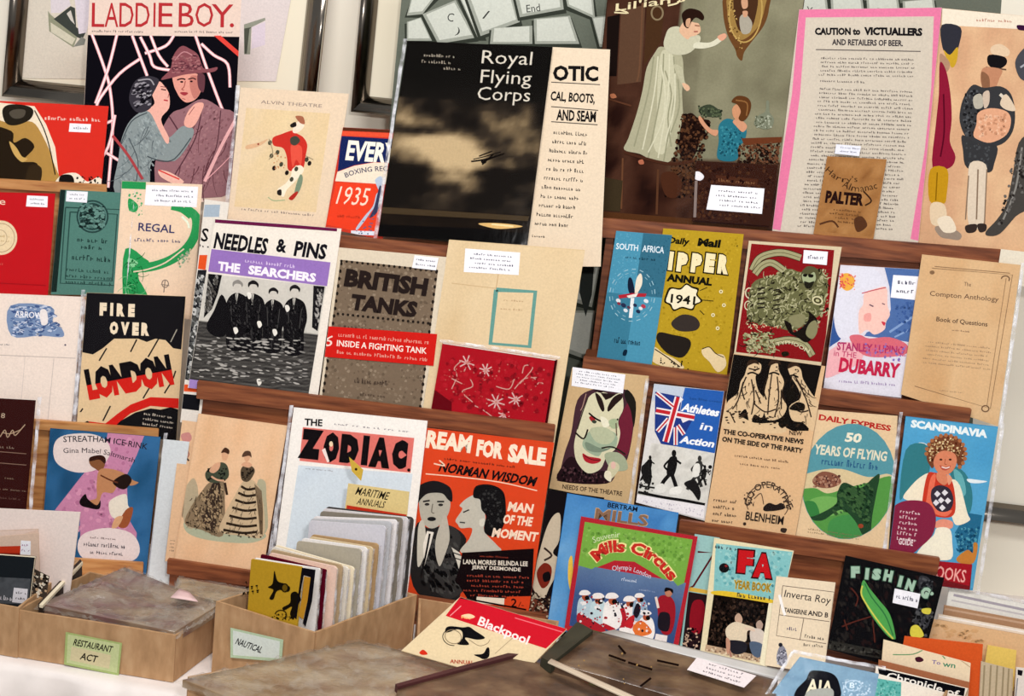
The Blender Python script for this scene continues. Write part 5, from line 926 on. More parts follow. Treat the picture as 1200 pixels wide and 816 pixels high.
b('e49880', [460,520, 490,505, 530,515, 530,540, 500,545, 460,538]); b('f0e8d4', [470,540, 520,545, 530,600, 525,665, 440,665, 385,655, 420,600, 455,570]); b('8a2c48', [285,480, 320,440, 380,430, 440,445, 465,500, 450,570, 400,620, 370,640, 300,640, 275,600]); p('8a2c48', [270,600, 380,610, 370,700, 262,690]); S('e8c8cc', 322, 462, 82, 130, 6, 7, .6, 12, .06); T('f0dcdc', 'GUIDE', 318, 580, 58, 26, 7, .06); p('7a2026', [262,640, 380,650, 480,685, 610,685, 600,790, 255,760]); p('a8202c', [470,672, 610,686, 598,772, 465,740]); T('f0b0a8', 'BOOKS', 445, 686, 145, 52, 9, .03)
# ------------------------------------------------------------ row 4, on the table
Sheet('booklet', 'narrow black booklet with a pale painted face, behind the blue circus programme', 'booklet', [76,48, 300,80, 150,640, -12,598], '1c181a', rack='R', row=4, d=-.012, fr='R', t=.002, group=G4)
b('c8b8a0', [70,200, 100,148, 125,150, 120,250, 95,300, 130,340, 80,440, 60,480, 20,450, 15,400, 40,300]); b('7a2c20', [30,380, 60,340, 90,360, 80,420, 50,440]); b('1a1618', [55,385, 80,375, 85,405, 60,415]); l('3a2c28', [60,280, 90,310, 60,330], 8); b('6a3a2c', [0,480, 50,500, 90,560, 40,560, 0,540]); dots(['b8a890', '3a2820'], [0,450, 100,480, 90,560, 0,560], 22, 4, 11)
Sheet('circus_programme', 'bright blue circus programme, only its top and left edge showing', 'programme', [152,62, 596,140, 515,690, 70,600], '3f7cb8', rack='R', row=4, d=-.006, fr='R', t=.002, group=G4)
grid([154,64, 594,142, 513,686, 72,598], lambda u, v: mixc(['2c66a6', '5c98cc', '90bcdc'], nz(u*4, v*4, 23)*.6+.4*(1-u)*v), 12, 12)
T('1a1c28', 'BERTRAM', 315, 98, 120, 20, 9, .06); T('8a6a54', 'MILLS', 268, 122, 210, 44, 8, .07, out='c4a078', ow=.02); b('e8c050', [158,330, 172,315, 175,400, 165,450, 155,400])
Sheet('circus_programme', 'red-edged circus programme with a green top and clowns in white caps', 'programme', [207,155, 672,236, 592,684, 140,608], 'b82c38', rack='R', row=4, d=.002, fr='R', t=.003, group=G4, sleeve=3, seam='')
p('7fae4c', [222,176, 652,247, 612,440, 560,420, 420,335, 340,330, 240,370, 195,360]); grid([198,345, 625,420, 575,665, 160,590], lambda u, v: mixc(['6c84a4', '4c6490', '3c5484'], v+nz(u*3, v*3)*.3-.1), 8, 8)
p('7fae4c', [222,176, 652,247, 618,420, 592,432, 540,370, 430,310, 340,308, 250,365, 196,350]); dots(['90bc5c', '6c9a40'], [225,185, 640,250, 610,380, 540,340, 430,270, 300,290, 215,320], 26, 6, 16)
TA('d8e0b8', 'Souvenir', [250,238, 300,222, 360,214], 24, .0); TA('c8342c', 'Mills Circus', [240,300, 300,255, 380,250, 470,270, 540,315, 600,385], 50, .1, out='f4e4a0', ow=.2)
TA('d4dcea', 'Olympia London', [330,352, 400,350, 490,385], 26, .0); S('d4dcea', 370, 395, 60, 18, 1, 8, .7, 8); S('a8b4cc', 440, 440, 60, 12, 1, 8)
def clown(x, y, s_, suit):
    b(suit, [x-24*s_,y+20*s_, x,y+10*s_, x+30*s_,y+22*s_, x+40*s_,y+80*s_, x+20*s_,y+120*s_, x-30*s_,y+115*s_, x-34*s_,y+60*s_]); e('b0583c', x+2*s_, y+12*s_, 15*s_, 16*s_); e('1c1616', x+10*s_, y+16*s_, 10*s_, 10*s_); b('f0eae6', [x-24*s_,y+2*s_, x-16*s_,y-16*s_, x+10*s_,y-18*s_, x+26*s_,y-4*s_, x+10*s_,y+4*s_]); e('f0eae6', x-4*s_, y+40*s_, 12*s_, 8*s_)
for a in ((222, 465, .9, 'b8ccd4'), (275, 478, 1.0, 'c4d8dc'), (330, 478, 1.05, 'f0ece8'), (400, 490, 1.0, 'efe9e6'), (440, 475, .8, '9ab0c4'), (465, 545, .9, 'f0ece8')): clown(*a)
for q in ([200,540, 230,570, 260,600], [370,520, 380,560, 370,600], [300,590, 340,610]): l('b82834', q, 18)
b('b02a34', [195,540, 240,560, 300,600, 290,625, 200,590]); b('e07a3c', [415,590, 450,570, 490,615, 450,632, 420,625]); b('c42c34', [395,560, 420,550, 410,600, 380,590]); b('f0ece8', [360,600, 400,600, 420,625, 370,620]); b('26202c', [430,500, 445,520, 430,560, 415,540]); dots(['e8e4e4', 'b02a34', '2a2630'], [200,470, 480,500, 480,620, 200,590], 14, 4, 10)
b('a02430', [515,480, 555,470, 580,500, 582,560, 565,620, 530,620, 515,560]); e('c08468', 556, 458, 15, 17); b('1c1618', [540,455, 545,438, 572,445, 572,462, 560,450]); b('262028', [520,540, 560,545, 555,610, 515,600]); l('e8d8cc', [505,475, 515,520], 10); p('e8e0dc', [505,622, 552,630, 548,655, 500,645])
Sheet('football_annual', 'teal football booklet showing dark red goal lines, right of the clowns programme', 'booklet', [660,225, 760,240, 690,700, 600,680], '9cc4c0', rack='R', row=4, d=-.010, fr='R', t=.002, group=G4)
l('5a2028', [672,296, 738,300, 655,432, 640,440], 8, False); p('d8b04c', [640,436, 720,450, 716,465, 636,452]); p('2c1c20', [636,455, 716,468, 680,690, 610,675]); b('8c1c28', [650,500, 690,490, 700,540, 680,620, 640,600]); dots(['c8a890', '1a1418'], [630,600, 690,600, 680,690, 610,680], 12, 5, 12)
Sheet('football_booklet', 'football booklet with two big red letters above two seated players', 'booklet', [738,240, 1055,292, 945,768, 682,690], 'e8dcb8', rack='R', row=4, d=.002, fr='R', t=.002, group=G4, sleeve=2, seam='')
p('8cc4c4', [745,262, 1050,296, 1010,500, 735,452, 742,300]); dots(['a4d0cc', '70b0b4'], [750,270, 1040,300, 1000,450, 745,420], 30, 6, 16); S('3a4450', 710, 258, 120, 20, 1, 8, .8, 12); e('1c1a1c', 777, 360, 20, 19); e('8c2c2c', 785, 352, 6, 5)
T('c82026', 'F', 836, 288, 60, 90, 5, .26, out='3a1416', ow=.03); T('c82026', 'A', 898, 300, 76, 96, 5, .24, out='3a1416', ow=.03)
b('e6c43c', [735,452, 810,455, 965,485, 962,500, 850,482, 735,466]); T('a8862c', 'YEAR BOOK', 818, 408, 150, 34, 6, .1, out='e0c878', ow=.02); S('2a3440', 830, 456, 130, 22, 1, 6, .8, 12)
p('1c1614', [736,466, 850,482, 955,500, 920,735, 705,690]); dots(['302420', '48362c', '100c0c'], [740,475, 950,505, 920,690, 715,660], 50, 5, 14); p('c0a488', [705,665, 930,712, 925,738, 700,690]); dots(['e0d0b4', '8a705c'], [708,670, 928,715, 925,735, 702,690], 12, 4, 9)
b('c8a890', [820,555, 835,540, 850,560, 845,580, 825,578]); b('e2d2b8', [785,600, 820,575, 860,585, 900,600, 870,612, 865,650, 830,662, 790,640]); b('2a2830', [790,650, 860,655, 865,690, 830,705, 800,690]); b('c89880', [785,640, 800,650, 800,690, 788,700]); b('b8a090', [905,580, 920,568, 932,585, 925,605, 908,600]); b('d8ccc0', [880,615, 905,600, 935,615, 935,660, 890,665]); b('5a6a80', [880,655, 930,665, 920,715, 890,705]); l('e0c8b4', [860,600, 900,610], 8); l('b08070', [800,690, 805,715], 8)
fr('R'); p('f0e8cc', [955,500, 990,500, 950,770, 918,740])
Sheet('booklet', 'cream football programme with ruled boxes of old-style type', 'booklet', [112,208, 372,236, 320,640, 62,600], 'ead8bc', rack='R', row=4, d=.006, fr='S', t=.0015, group=G4)
l('6a5a50', [140,250, 365,278, 350,400], 3, False); l('6a5a50', [140,250, 112,470, 330,505], 3, False); l('6a5a50', [125,378, 345,408], 3, False); l('6a5a50', [232,395, 215,490], 3, False)
T('3a3434', "Inverta Roy", 152, 268, 205, 42, 9, .01, 4); T('2a2428', 'TANGERINE', 148, 346, 100, 22, 7, .06); T('2a2428', 'AND B', 252, 358, 90, 22, 7, .06); S('3a3a6a', 160, 428, 38, 18, 1, 7, .8, 9); S('3a3434', 238, 462, 80, 18, 1, 8, .8, 10); S('3a3434', 232, 500, 90, 18, 1, 4, .7, 8); l('f8f4f0', [125,290, 140,350, 150,380], 12)
b('8c8c98', [120,530, 135,510, 152,530, 160,570, 150,600, 125,600, 112,570]); e('2a2a34', 130, 510, 9, 9); dots(['3c3c4c', 'c8c8d4'], [115,530, 155,530, 155,600, 115,600], 10, 3, 8); 
Sheet('booklet', 'black booklet FISHING with a leaping green fish shape, in front of the lowest shelf', 'booklet', [417,118, 850,216, 742,640, 336,528], '151416', rack='R', row=4, d=.012, fr='S', t=.003, group=G4, sleeve=4, seam='')
dots(['2a1c1c', '101014', '2c2826'], [430,150, 820,230, 740,560, 360,520], 40, 5, 14, 2, 60); p('34322e', [345,490, 600,540, 590,575, 336,528]); dots(['4c4a44', '1c1a1a'], [345,495, 600,545, 590,570, 340,525], 12, 5, 12)
for ch, x, y, a in (('F', 440, 165, 0), ('I', 505, 172, 6), ('S', 538, 172, 10), ('H', 590, 178, 12), ('I', 655, 205, 14), ('N', 690, 218, 18), ('G', 758, 250, 22)): T('a8c4ae', ch, x, y, 16 if ch == 'I' else 38, 50, a, .2, out='3a5a48', ow=.03)
e('a8c4ae', 795, 285, 8, 8); b('5aa858', [495,225, 520,260, 560,310, 610,375, 635,470, 628,486, 600,470, 550,410, 510,345, 485,270]); l('d8d060', [490,250, 486,290, 520,350, 570,420, 625,484], 7); l('3a7c48', [500,240, 530,300, 590,380, 625,470], 6)
for q in ([400,430, 450,410, 530,385], [410,400, 425,445], [535,400, 545,500], [440,260, 470,300, 460,340]): l('5a2c24', q, 6)
b('3a3a3e', [740,210, 780,215, 800,260, 770,300, 740,270]); dots(['5c5c60', '1c1c20'], [740,210, 800,225, 790,290, 740,290], 12, 4, 12); b('3c3c40', [730,350, 790,370, 770,440, 720,430]); dots(['5a5a5c', '141416'], [720,340, 800,370, 770,470, 700,450], 16, 5, 13); b('d8cc50', [752,352, 790,350, 785,375, 755,370]); b('d8cc50', [705,430, 735,425, 760,470, 720,480, 700,465])
T('a8c4ae', 'G', 758, 250, 38, 50, 22, .2, out='3a5a48', ow=.03)
sticker([632,262, 745,286, 732,350, 622,325], 1)
# ------------------------------------------------------------ what the boxes hold
def vplane(rim, t, side=0, tilt=0, fwd=0):
    """upright plane across a box at fraction t from front to back (parallel to its front)"""
    F = rim[0].lerp(rim[3], t); d = (rim[1]-rim[0]).normalized(); n = V((d.y, -d.x, 0))
    if n.y > 0: n = -n
    n = (n*math.cos(tilt)+V((0, 0, math.sin(tilt)))).normalized(); return (F + n*fwd, n)
def label_on(boxr, rim, quad, words, base, name='handwritten_label'):
    d = (rim[1]-rim[0]).normalized(); n = V((d.y, -d.x, 0)); n = -n if n.y > 0 else n
    s = Sheet('label', 'label', 'label', quad, base, plane=(rim[0]+n*.0035, n), t=.0004, parent=boxr, fr='X')
    s.cover.name = name; s.cover['label'] = 'paper label with handwritten capitals'; return s
label_on(boxA, rimA, [77,741, 143,754, 139,792, 75,779], '', 'a8b878'); p('c4cc98', [79.5,743.5, 140.5,755.5, 137,789, 78,777]); p('d4c8a0', [84,758, 130,768, 128,784, 82,774])
T('26221e', 'RESTAURANT', 88, 749, 46, 8, 11, .05, 8); T('26221e', 'ACT', 96, 765, 20, 8.5, 12, .05, 8)
label_on(boxB, rimB, [269,735, 333,751, 332,771, 300,775, 270,770][:8] if False else [270,736, 332,750, 330,776, 270,771], '', 'bcd0b0'); p('dce4dc', [273,739, 328,752, 327,772, 273,768])
T('26242a', 'NAUTICAL', 279, 748, 32, 8, 20, .05, 8)
# file of sleeved booklets in box B
rB = rimB; dF = (rB[1]-rB[0]).normalized(); dS = (rB[2]-rB[1]); nF = V((dF.y, -dF.x, 0)); nF = nF if nF.y < 0 else -nF
R_ = random.Random(5); FC = ['e6dccb', 'd9cbb2', 'f0ece6', 'd8d8de', 'c8b898', 'e8e2da', 'b8a88c', 'ece6de']
FILEPX = []  # right-top px and left-top px for each file
stops = [(0.0, 75,232, 258,262), (.07, 88,228, 322,268), (.13, 110,215, 345,272), (.19, 140,208, 385,262), (.25, 146,196, 410,258), (.31, 150,186, 440,268), (.37, 160,180, 470,270), (.43, 240,165, 492,205), (.49, 258,155, 520,200), (.55, 285,150, 545,200), (.61, 292,142, 572,190), (.67, 285,92, 605,128), (.73, 290,84, 625,112), (.79, 300,76, 640,104), (.85, 325,58, 655,96), (.91, 335,48, 668,92), (.97, 345,42, 680,90)]
names = ['mustard yellow booklet with black birds and signs, front of the boxed file', 'white-edged booklet right behind the mustard one', 'dark red booklet third from the front of the boxed file', 'pinkish sleeved booklet fourth in the boxed file', 'tan sleeved booklet with brown top edge, fifth in the boxed file', 'pale sleeved booklet sixth in the boxed file', 'cream sleeved booklet seventh in the boxed file', 'grey-topped sleeved booklet eighth in the boxed file', 'white sleeved booklet in the middle of the boxed file', 'tan sleeved booklet just behind the middle one of the boxed file', 'brown-topped booklet before the tall lilac one in the boxed file', 'tall lilac-white sleeved booklet with rounded corners in the boxed file', 'tall grey sleeved booklet behind the lilac one in the boxed file', 'tall white sleeved booklet fourth from the back of the boxed file', 'tall grey-brown booklet third from the back of the boxed file', 'tall pale booklet second from the back of the boxed file', 'tall dark-edged booklet at the back of the boxed file']
cols = ['b8922c', 'efebe8', '5c1424', 'e8c8b8', 'b8a080', 'e4dcd0', 'efe2c8', 'b0a898', 'ece8e6', 'd8c4a0', 'b89870', 'd2d0d8', 'c4c4c8', 'ece8ea', '8c8478', 'dcd8da', '4a4644']
f0 = FR['V']
for i, (t, lx, ly, rx, ry) in enumerate(stops):
    pl = (rB[1].lerp(rB[2], .03+t*.93) - dF*.006, nF)
    brx, bry = 300+(680-300)*t, 500-(500-372)*t     # where the file meets the right wall top
    # bottom corners well inside the box
    TL, TR = (f0[0]+lx/f0[2], f0[1]+ly/f0[2]), (f0[0]+rx/f0[2], f0[1]+ry/f0[2])
    W = [hit(*TL, *pl), hit(*TR, *pl)]
    zb = TZ+.008
    lim = (W[1]-pl[0]).dot(dF)          # keep inside the right wall
    if lim > -.004: W[1] = W[1] - dF*(lim+.004)
    BRw = V((W[1].x, W[1].y, zb)); BLw = V((W[0].x, W[0].y, zb)); 
    s = Sheet.__new__(Sheet)
    r = root('sleeved_booklet', (BLw+BRw)/2, names[i], 'booklet', 'booklets filed in the cardboard box')
    # rounded top-right corner, curved spine side facing right
    th = .0065; rc = .006 if i > 2 else .002
    prof = [BLw, BRw]
    up = V((0, 0, 1))
    xr = dF
    tr, tl = W[1], W[0]
    for k in range(5): a = k/4*math.pi/2; prof.append(tr - xr*rc - up*rc + xr*rc*math.cos(a) + up*rc*math.sin(a))
    for k in range(5): a = math.pi/2+k/4*math.pi/2; prof.append(tl + xr*rc - up*rc + xr*rc*math.cos(a) + up*rc*math.sin(a))
    n_ = len(prof); vs = prof + [q - nF*th*.45 for q in prof]; fs = [tuple(range(n_))[::-1], tuple(range(n_, 2*n_))] + [(k, (k+1) % n_, (k+1) % n_+n_, k+n_) for k in range(n_)]
    mesh_obj('cover', vs, fs, PRINT, r, cols[i])
    ins = [q - nF*th*.5 + (q-(tl+BRw)/2)*-.015 for q in prof]; vs = ins + [q - nF*th*.45 for q in ins]; mesh_obj('pages', vs, fs, PAGES, r)
    if i:    # bagged: a thin clear bag with a crinkled edge in highlight white down the right side
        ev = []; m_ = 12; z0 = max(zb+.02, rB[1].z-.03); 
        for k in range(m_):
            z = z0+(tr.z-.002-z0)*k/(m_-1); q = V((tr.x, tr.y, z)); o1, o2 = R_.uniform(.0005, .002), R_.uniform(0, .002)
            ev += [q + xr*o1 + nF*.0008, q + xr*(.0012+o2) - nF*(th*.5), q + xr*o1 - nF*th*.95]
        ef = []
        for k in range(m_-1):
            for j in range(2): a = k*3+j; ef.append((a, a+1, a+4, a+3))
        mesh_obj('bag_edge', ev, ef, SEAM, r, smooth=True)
# art on the mustard booklet
pl0 = (rB[1].lerp(rB[2], .03)-dF*.006 + nF*.0006, nF)
class Art(Sheet):
    def __init__(s, quad, plane, parent, f, label='art'):
        global CUR
        CUR = s; s.f = FR[f]; s.rnd = random.Random(label); s.q = [s.px(x, y) for x, y in pr(quad)]; s.P, s.n = plane; s.r = s.cover = parent; s.k = 1; s.art = {}; s.sl = 0; s.seam = ''; SHEETS.append(s)
yel = [o for o in bpy.data.objects if o.get('label') == names[0]][0]; yc = [o for o in yel.children if o.name.startswith('cover')][0]
Art([668,68, 1020,128, 985,470, 600,350], pl0, yc, 'UB')
b('1c1812', [795,135, 812,190, 850,205, 880,225, 870,250, 830,240, 805,250, 790,290, 768,285, 790,240, 760,225, 785,205]); e('6a5218', 852, 228, 14, 18); ring('1c1812', 852, 228, 18, 22, 5)
b('1c1812', [885,260, 915,250, 940,290, 925,320, 900,400, 880,370, 890,330, 850,350, 840,335, 880,310]); ring('3a2e14', 830, 372, 30, 22, 6, 0, 180, 400); S('1c1812', 640, 140, 60, 200, 7, 80, .7, 26); S('1c1812', 715, 210, 40, 160, 6, 80, .7, 26); dots(['1c1812'], [790,360, 900,380, 900,410, 780,390], 14, 4, 9)
p('17151a', [945,118, 1020,130, 1012,190, 1000,300, 965,440, 950,420, 975,300, 990,170, 955,160, 930,290, 915,400, 905,390, 925,260]); p('b8862c', [957,165, 992,172, 975,300, 952,400, 925,380, 945,280])
# divider card with clip at the back of the file
pm = (rB[1].lerp(rB[2], .995)-dF*.01, nF)
Sheet('divider_card', 'yellow divider card with handwritten capitals standing up from the boxed file', 'card', [245,335, 470,366, 455,520, 225,490], 'e4cc90', plane=pm, fr='N', t=.001)
T('2a241e', 'MARITIME', 282, 348, 120, 30, 10, .02, 14); T('2a241e', 'ANNUALS', 284, 388, 102, 26, 8, .02, 14); p('c83c28', [240,415, 300,425, 460,450, 458,462, 300,438, 238,428])
Sheet('paper_clip_tag', 'small yellow folded tag above the divider card', 'tag', [248,238, 300,285, 292,326, 258,290], 'd8b44c', plane=(pm[0]+nF*.003, nF), fr='N', t=.0006); e('3a2a1c', 274, 283, 5, 5)

# big plastic-wrapped stacks
heap('wrapped_papers', 'mauve and grey papers under clear plastic on the green-labelled box', 'papers', [47,708, 205,741, 256,709, 146,665], [.787, .789, .80, .802], .02, MAUVE, bump=.008, seed=1, sag=.012, wrap=.006)
heap('wrapped_papers', 'tan papers under grey plastic in the foreground box, bottom centre-left', 'papers', [432,880, 650,800, 420,752, 214,797], [.80, .80, .808, .80], .012, GREYP, bump=.009, seed=4, sag=.006, wrap=.008)
heap('sleeved_sheet', 'pale tan sleeved sheet lying between the green-labelled box and the booklet file', 'papers', [203,694, 262,706, 318,696, 208,677], [.78, .79, .79, .78], .004, GREYP, bump=.002, seed=8, wrap=.003)
r, q4 = heap('small_card', 'tiny pink card corner on the mauve papers', 'card', [200,700, 232,705, 222,694, 210,690], [.812, .812, .812, .812], .001, ramp_mat('pink_card', ['d8b0b0', 'e8c8c4']), n=3, bump=0)
# resort guide
def zplane(pts, zs):
    W = [onZ(x, y, z) for (x, y), z in zip(pts, zs)]; n = (W[1]-W[0]).cross(W[3]-W[0]).normalized(); n = n if n.z > 0 else -n; return (W[0], n)
def frpts(k, a): f = FR[k]; return [(f[0]+x/f[2], f[1]+y/f[2]) for x, y in pr(a)]
q = [425,85, 960,245, 830,400, 130,355]
plb = zplane(frpts('UD', [425,85, 960,245, 700,520, 130,355]), [.90, .885, .82, .83])
Sheet('resort_guide', 'cream resort guide with a red band lettered Blackpool lying slanted on a box', 'booklet', [425,85, 962,245, 700,520, 130,355], 'd8c4a0', plane=plb, fr='UD', t=.003, sleeve=3)
p('c41c2c', [425,85, 962,245, 856,345, 352,180]); p('141214', [430,78, 965,225, 955,245, 560,120, 425,92]); l('e07078', [700,190, 940,262], 5); T('f0dcd8', 'Blackpool', 528, 182, 270, 60, 22, .06); l('e88a90', [375,180, 430,130], 5)
b('f0c8a0', [430,180, 470,170, 500,185, 470,195]); T('f0b070', 'for', 430, 178, 60, 14, 8, .03)
b('141214', [355,240, 380,232, 440,238, 470,235, 500,255, 550,290, 510,300, 450,290, 470,325, 410,322, 435,295, 435,260, 410,248, 370,262, 350,262]); ring('1c1a1a', 385, 290, 48, 38, 4, 20, 60, 250); ring('8a7860', 390, 285, 42, 34, 4, 20); l('8a7860', [470,300, 520,330, 560,320, 575,300], 3); b('141214', [495,375, 540,370, 560,340, 572,345, 570,385, 545,398, 520,388]); b('c8301c', [220,365, 240,350, 262,372, 235,376]); T('a83820', 'ANNUAL', 375, 398, 120, 20, 4, .05); l('a89478', [600,370, 690,290], 3)
# albums
r1, _ = heap('album', 'dark brown album with maroon edge across the bottom centre of the picture', 'album', [440,900, 800,840, 613,764, 467,805], [.83, .83, .845, .83], .012, LEATH, bump=.002, seed=11)
e1 = [onZ(*q_, z) for q_, z in zip([(463, 804), (466, 807), (616, 766.5), (612, 763)], (.8315, .8315, .8465, .8465))]; slab('edge_strip', [q_ + V((0, 0, .003)) for q_ in e1], V((0, 0, -.012)), ramp_mat('maroon_cloth', ['3a1a1a', '502424']), r1)
W2 = frpts('UE', [330,130, 760,250, 1095,345, 1060,440, 440,420, 160,270])
r2, a4 = heap('album', 'worn brown leather album with a dark green spine, lying in front of the clowns programme', 'album', [645,776, 905,850, 912,796, 693,738], [.855, .85, .86, .87], .016, LEATH, bump=.003, seed=14)
sp = [onZ(*q_, z) for q_, z in zip(frpts('UE', [120,252, 165,275, 335,140, 270,105]), [.855, .858, .874, .872])]
slab('spine', [q_ + V((0, 0, .0015)) for q_ in sp], V((0, 0, -.018)), GREENL, r2)
ra = random.Random(3)
pla = zplane([(645, 776), (905, 850), (912, 796), (693, 738)], [.860, .855, .865, .875])
s_ = Art([168,268, 1040,560, 1095,345, 335,140], pla, r2, 'UE', 'album art')
for q in ([400,240, 470,265], [480,270, 580,300], [600,262, 690,282], [530,370, 575,335], [440,200, 470,235]): l('1c1210', q, 9)
dots(['a08050'], [200,270, 360,170, 600,270, 500,400], 3, 4, 9)
Sheet('slip', 'white typed slip lying on the worn leather album', 'card', [765,250, 1010,325, 960,374, 724,300], 'e8dcdc', plane=(pla[0]+pla[1]*.004, pla[1]), fr='UE', t=.0008)
S('5a5058', 800, 262, 180, 70, 4, 17, .45, 12, .12)
heap('plastic_strip', 'pale plastic edge strip lying along the front of the leather album', 'plastic', [642,776, 760,830, 766,826, 646,772], [.870, .866, .866, .870], .002, ramp_mat('pale_strip', ['c0a890', 'd8c8b0']), n=4, bump=.0)
heap('clear_tray', 'pale clear tray rim below the clowns and football booklets', 'tray', [700,742, 930,800, 925,788, 720,738], [.868, .862, .866, .872], .004, ramp_mat('pale_plastic', ['b8b4b0', 'd0ccc8'], rough=.3, spec=.6), n=5, bump=.001)
# blue sheet with a badge
plc = zplane(frpts('UF', [150,445, 515,520, 470,800, 0,680]), [.90, .89, .84, .84])
Sheet('booklet', 'pale blue booklet with a black badge and cream letters, bottom right', 'booklet', [150,440, 520,520, 470,800, -20,660], '7c9cb4', plane=plc, fr='UF', t=.003, sleeve=8, seam='lt')
grid([152,444, 516,522, 468,795, -15,658], lambda u, v: mixc(['6a8aa4', '8aa8bc', '7a9ab2'], nz(u*4, v*4, 30)), 10, 10)
b('16161c', [205,505, 300,518, 335,570, 325,640, 140,640, 130,600, 165,560, 180,545]); T('e8dcc0', 'AIA', 185, 542, 125, 68, 6, .06); b('a8a8a0', [190,600, 300,590, 290,650, 180,650]); ring('b8ccdc', 400, 575, 38, 24, 6); dots(['c8d8e4', 'a4bccc'], [340,540, 490,560, 470,640, 350,620], 16, 4, 11); T('d8e4ec', 'B', 385, 560, 24, 26, 8, .05)
# right box of files: leaning booklets, one behind the other
boxF, rimF = tray('cardboard box of booklets cut off by the bottom right corner', [1030,950, 1420,1010, 1420,810, 1130,770], .75)
dR = (rimF[1]-rimF[0]).normalized(); nR = V((dR.y, -dR.x, 0)); nR = nR if nR.y < 0 else -nR
fw = lambda px_, k=0: None
FS = [  # quad px in UF frame, colour, label, forward depth Y of the plane
 ([850,115, 1320,215, 1300,420, 815,330], 'e4e0d8', 'white sleeved booklet furthest back in the bottom right box', .02),
 ([828,198, 1320,290, 1300,460, 800,380], 'b08868', 'brown-topped booklet second from the back in the bottom right box', .0),
 ([800,240, 1320,335, 1300,500, 770,420], 'ecdcc8', 'cream booklet third from the back in the bottom right box', -.02),
 ([762,262, 1320,362, 1290,600, 720,520], 'dcb488', 'peach booklet fourth from the back in the bottom right box', -.04),
 ([1030,385, 1165,410, 1150,600, 1000,580], 'e4c468', 'yellow card standing in the bottom right box', -.055),
 ([1000,462, 1150,500, 1140,760, 985,740], 'c4b498', 'grey-cream booklet beside the orange card in the bottom right box', -.075),
 ([640,342, 1008,382, 990,640, 600,600], 'd45c2c', 'orange booklet in the bottom right box', -.07),
 ([543,360, 950,470, 935,700, 520,620], 'ecd8b8', 'cream booklet with a thin green curve and the word Town', -.085),
 ([1165,490, 1260,500, 1250,760, 1150,740], 'e0d8d0', 'white booklet with a black panel at the right edge of the picture', -.09),
 ([520,455, 945,560, 925,760, 500,700], 'a86c4c', 'thin brown booklet behind the black and white one', -.10),
 ([508,485, 940,590, 900,820, 470,760], 'efe6d8', 'white booklet with torn white script on a black strip and a teal square', -.115),
]
for qd, c, lab, Y in FS:
    Sheet('booklet', lab, 'booklet', qd, c, plane=(V((.75, Y, .8)), V((-.08, -math.cos(math.radians(14)), math.sin(math.radians(14)))).normalized()), fr='UF', t=.004, group='booklets in the bottom right box', sleeve=2 if 'sleeved' in lab else 0, seam='t' if 'sleeved' in lab else '')
    if 'white sleeved' in lab: l('a8a0a8', [870,150, 1320,245], 12, False); l('c8c0c0', [860,175, 1320,268], 8, False)
    if 'brown-topped' in lab: l('c8a488', [828,215, 1320,305], 9, False)
    if 'third' in lab: l('f8f0e8', [800,250, 1320,345], 7, False); l('d0b090', [795,265, 1320,360], 5, False)
    if 'Town' in lab:
        l('6a9a6c', [585,430, 680,428, 740,405, 800,420, 830,450], 5); T('6a5aa0', 'To', 770, 455, 40, 18, 8, .03); T('3a8a6a', 'wn', 820, 468, 60, 18, 8, .03); b('4a2030', [690,445, 712,440, 730,455, 715,465, 695,462]); l('c0a888', [740,400, 850,425, 950,490], 4); l('b89060', [850,395, 955,470], 5)
    if 'script' in lab:
        p('141418', [515,492, 925,588, 918,625, 800,600, 700,570, 520,520]); TA('f0ece4', 'Chronicle of', [560,512, 700,540, 900,600], 34, .04); p('64b4ac', [508,540, 625,560, 620,720, 490,700]); dots(['88c8c0', '4a9c94'], [510,545, 620,565, 615,640, 505,620], 14, 5, 12); l('a89880', [940,590, 920,640], 8)
    if 'black panel' in lab: p('1c1a20', [1170,500, 1195,505, 1190,530, 1170,525]); l('8a8a90', [1170,540, 1160,640], 6)
    if 'grey-cream' in lab: 
        for x in (1015, 1045, 1075, 1105, 1130): l('9a8c70', [x, 480, x-12, 700], 8, False)
        b('3a3438', [955,482, 1000,485, 998,520, 960,515]) if 0 else None
    if lab.startswith('peach'): dots(['d4a878'], [780,290, 1000,320, 1000,380, 780,340], 10, 8, 20, 2)
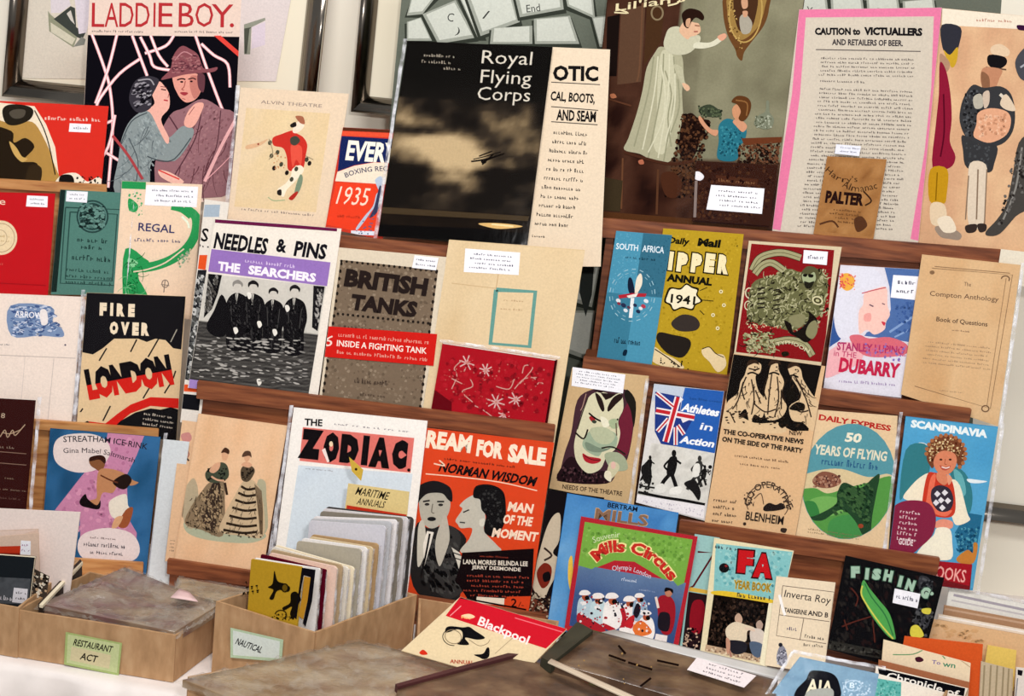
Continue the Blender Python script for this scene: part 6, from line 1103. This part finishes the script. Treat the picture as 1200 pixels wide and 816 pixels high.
# left box E contents
Z = zplane
Sheet('envelope', 'large pinkish white envelope standing in the left-edge box', 'envelope', [-60,92, 548,120, 470,720, -60,700], 'ecdcd4', plane=vplane(rimE, .55), fr='UG', t=.002)
p('d8c0b0', [-60,245, 262,232, 262,400, -60,400]); p('e0ccc0', [-60,252, 250,240, 60,300, -60,330]); l('c8b0a0', [262,232, 272,520], 4)
Sheet('booklet', 'cream booklet with a red stripe, behind the black packet at the left edge', 'booklet', [-60,290, 262,262, 268,640, -60,620], 'd8bca8', plane=vplane(rimE, .42), fr='UG', t=.002)
p('c43c24', [-60,355, 140,350, 138,400, -60,400]); p('8c2c1c', [-60,398, 138,398, 138,412, -60,412])
sticker([143,312, 210,318, 208,412, 138,408], 2, 'a06a90')
Sheet('booklet', 'jumbled small black and cream card behind the black packet', 'card', [225,505, 335,560, 300,800, 190,790], '4a4038', plane=vplane(rimE, .30), fr='UG', t=.0016)
dots(['e8dcc8', '1a1614', 'c8a888'], [225,510, 330,560, 300,750, 200,740], 9, 9, 22, 1.3, 40)
Sheet('packet', 'black packet with a white label, standing in the left-edge box', 'packet', [-60,408, 236,430, 190,800, -60,780], '22262a', plane=vplane(rimE, .2), fr='UG', t=.006)
grid([-60,560, 210,575, 190,750, -60,740], lambda u, v: mixc(['2a2c30', '55585c', '46484c'], nz(u*5, v*5)+v*.2), 10, 8); sticker([95,635, 190,645, 182,745, 82,735], 2, '1c1a20', 'dcd8dc'); S('c8c4c8', 5, 680, 70, 40, 1, 8, .8, 22)
fl = frpts('UG', [262,742, 285,748, 560,455, 548,440]); W = [onZ(x, y, z) for (x, y), z in zip(fl, (.792, .792, .80, .80))]
rf = root('card_folder', sum(W, V())/4, 'open black and tan card folder edge slanting beside the pinkish envelope', 'folder'); 
slab('cover', W, V((.004, 0, -.07)), DARKC, rf); slab('lining', [q_ + V((.003, -.004, .0)) for q_ in W], V((0, 0, -.005)), PAGES, rf)
# white card strip between the left and middle racks
Sheet('card', 'narrow blank white card standing between the skating programme and the fashion print', 'card', [192,515, 222,518, 196,700, 170,695], 'dfe4e6', plane=(onY(200, 600, .045), V((0, -1, 0))), t=.0015)
l('a8aab4', [190,520, 172,690], 1.2, False)
for s in SHEETS: s.finish()
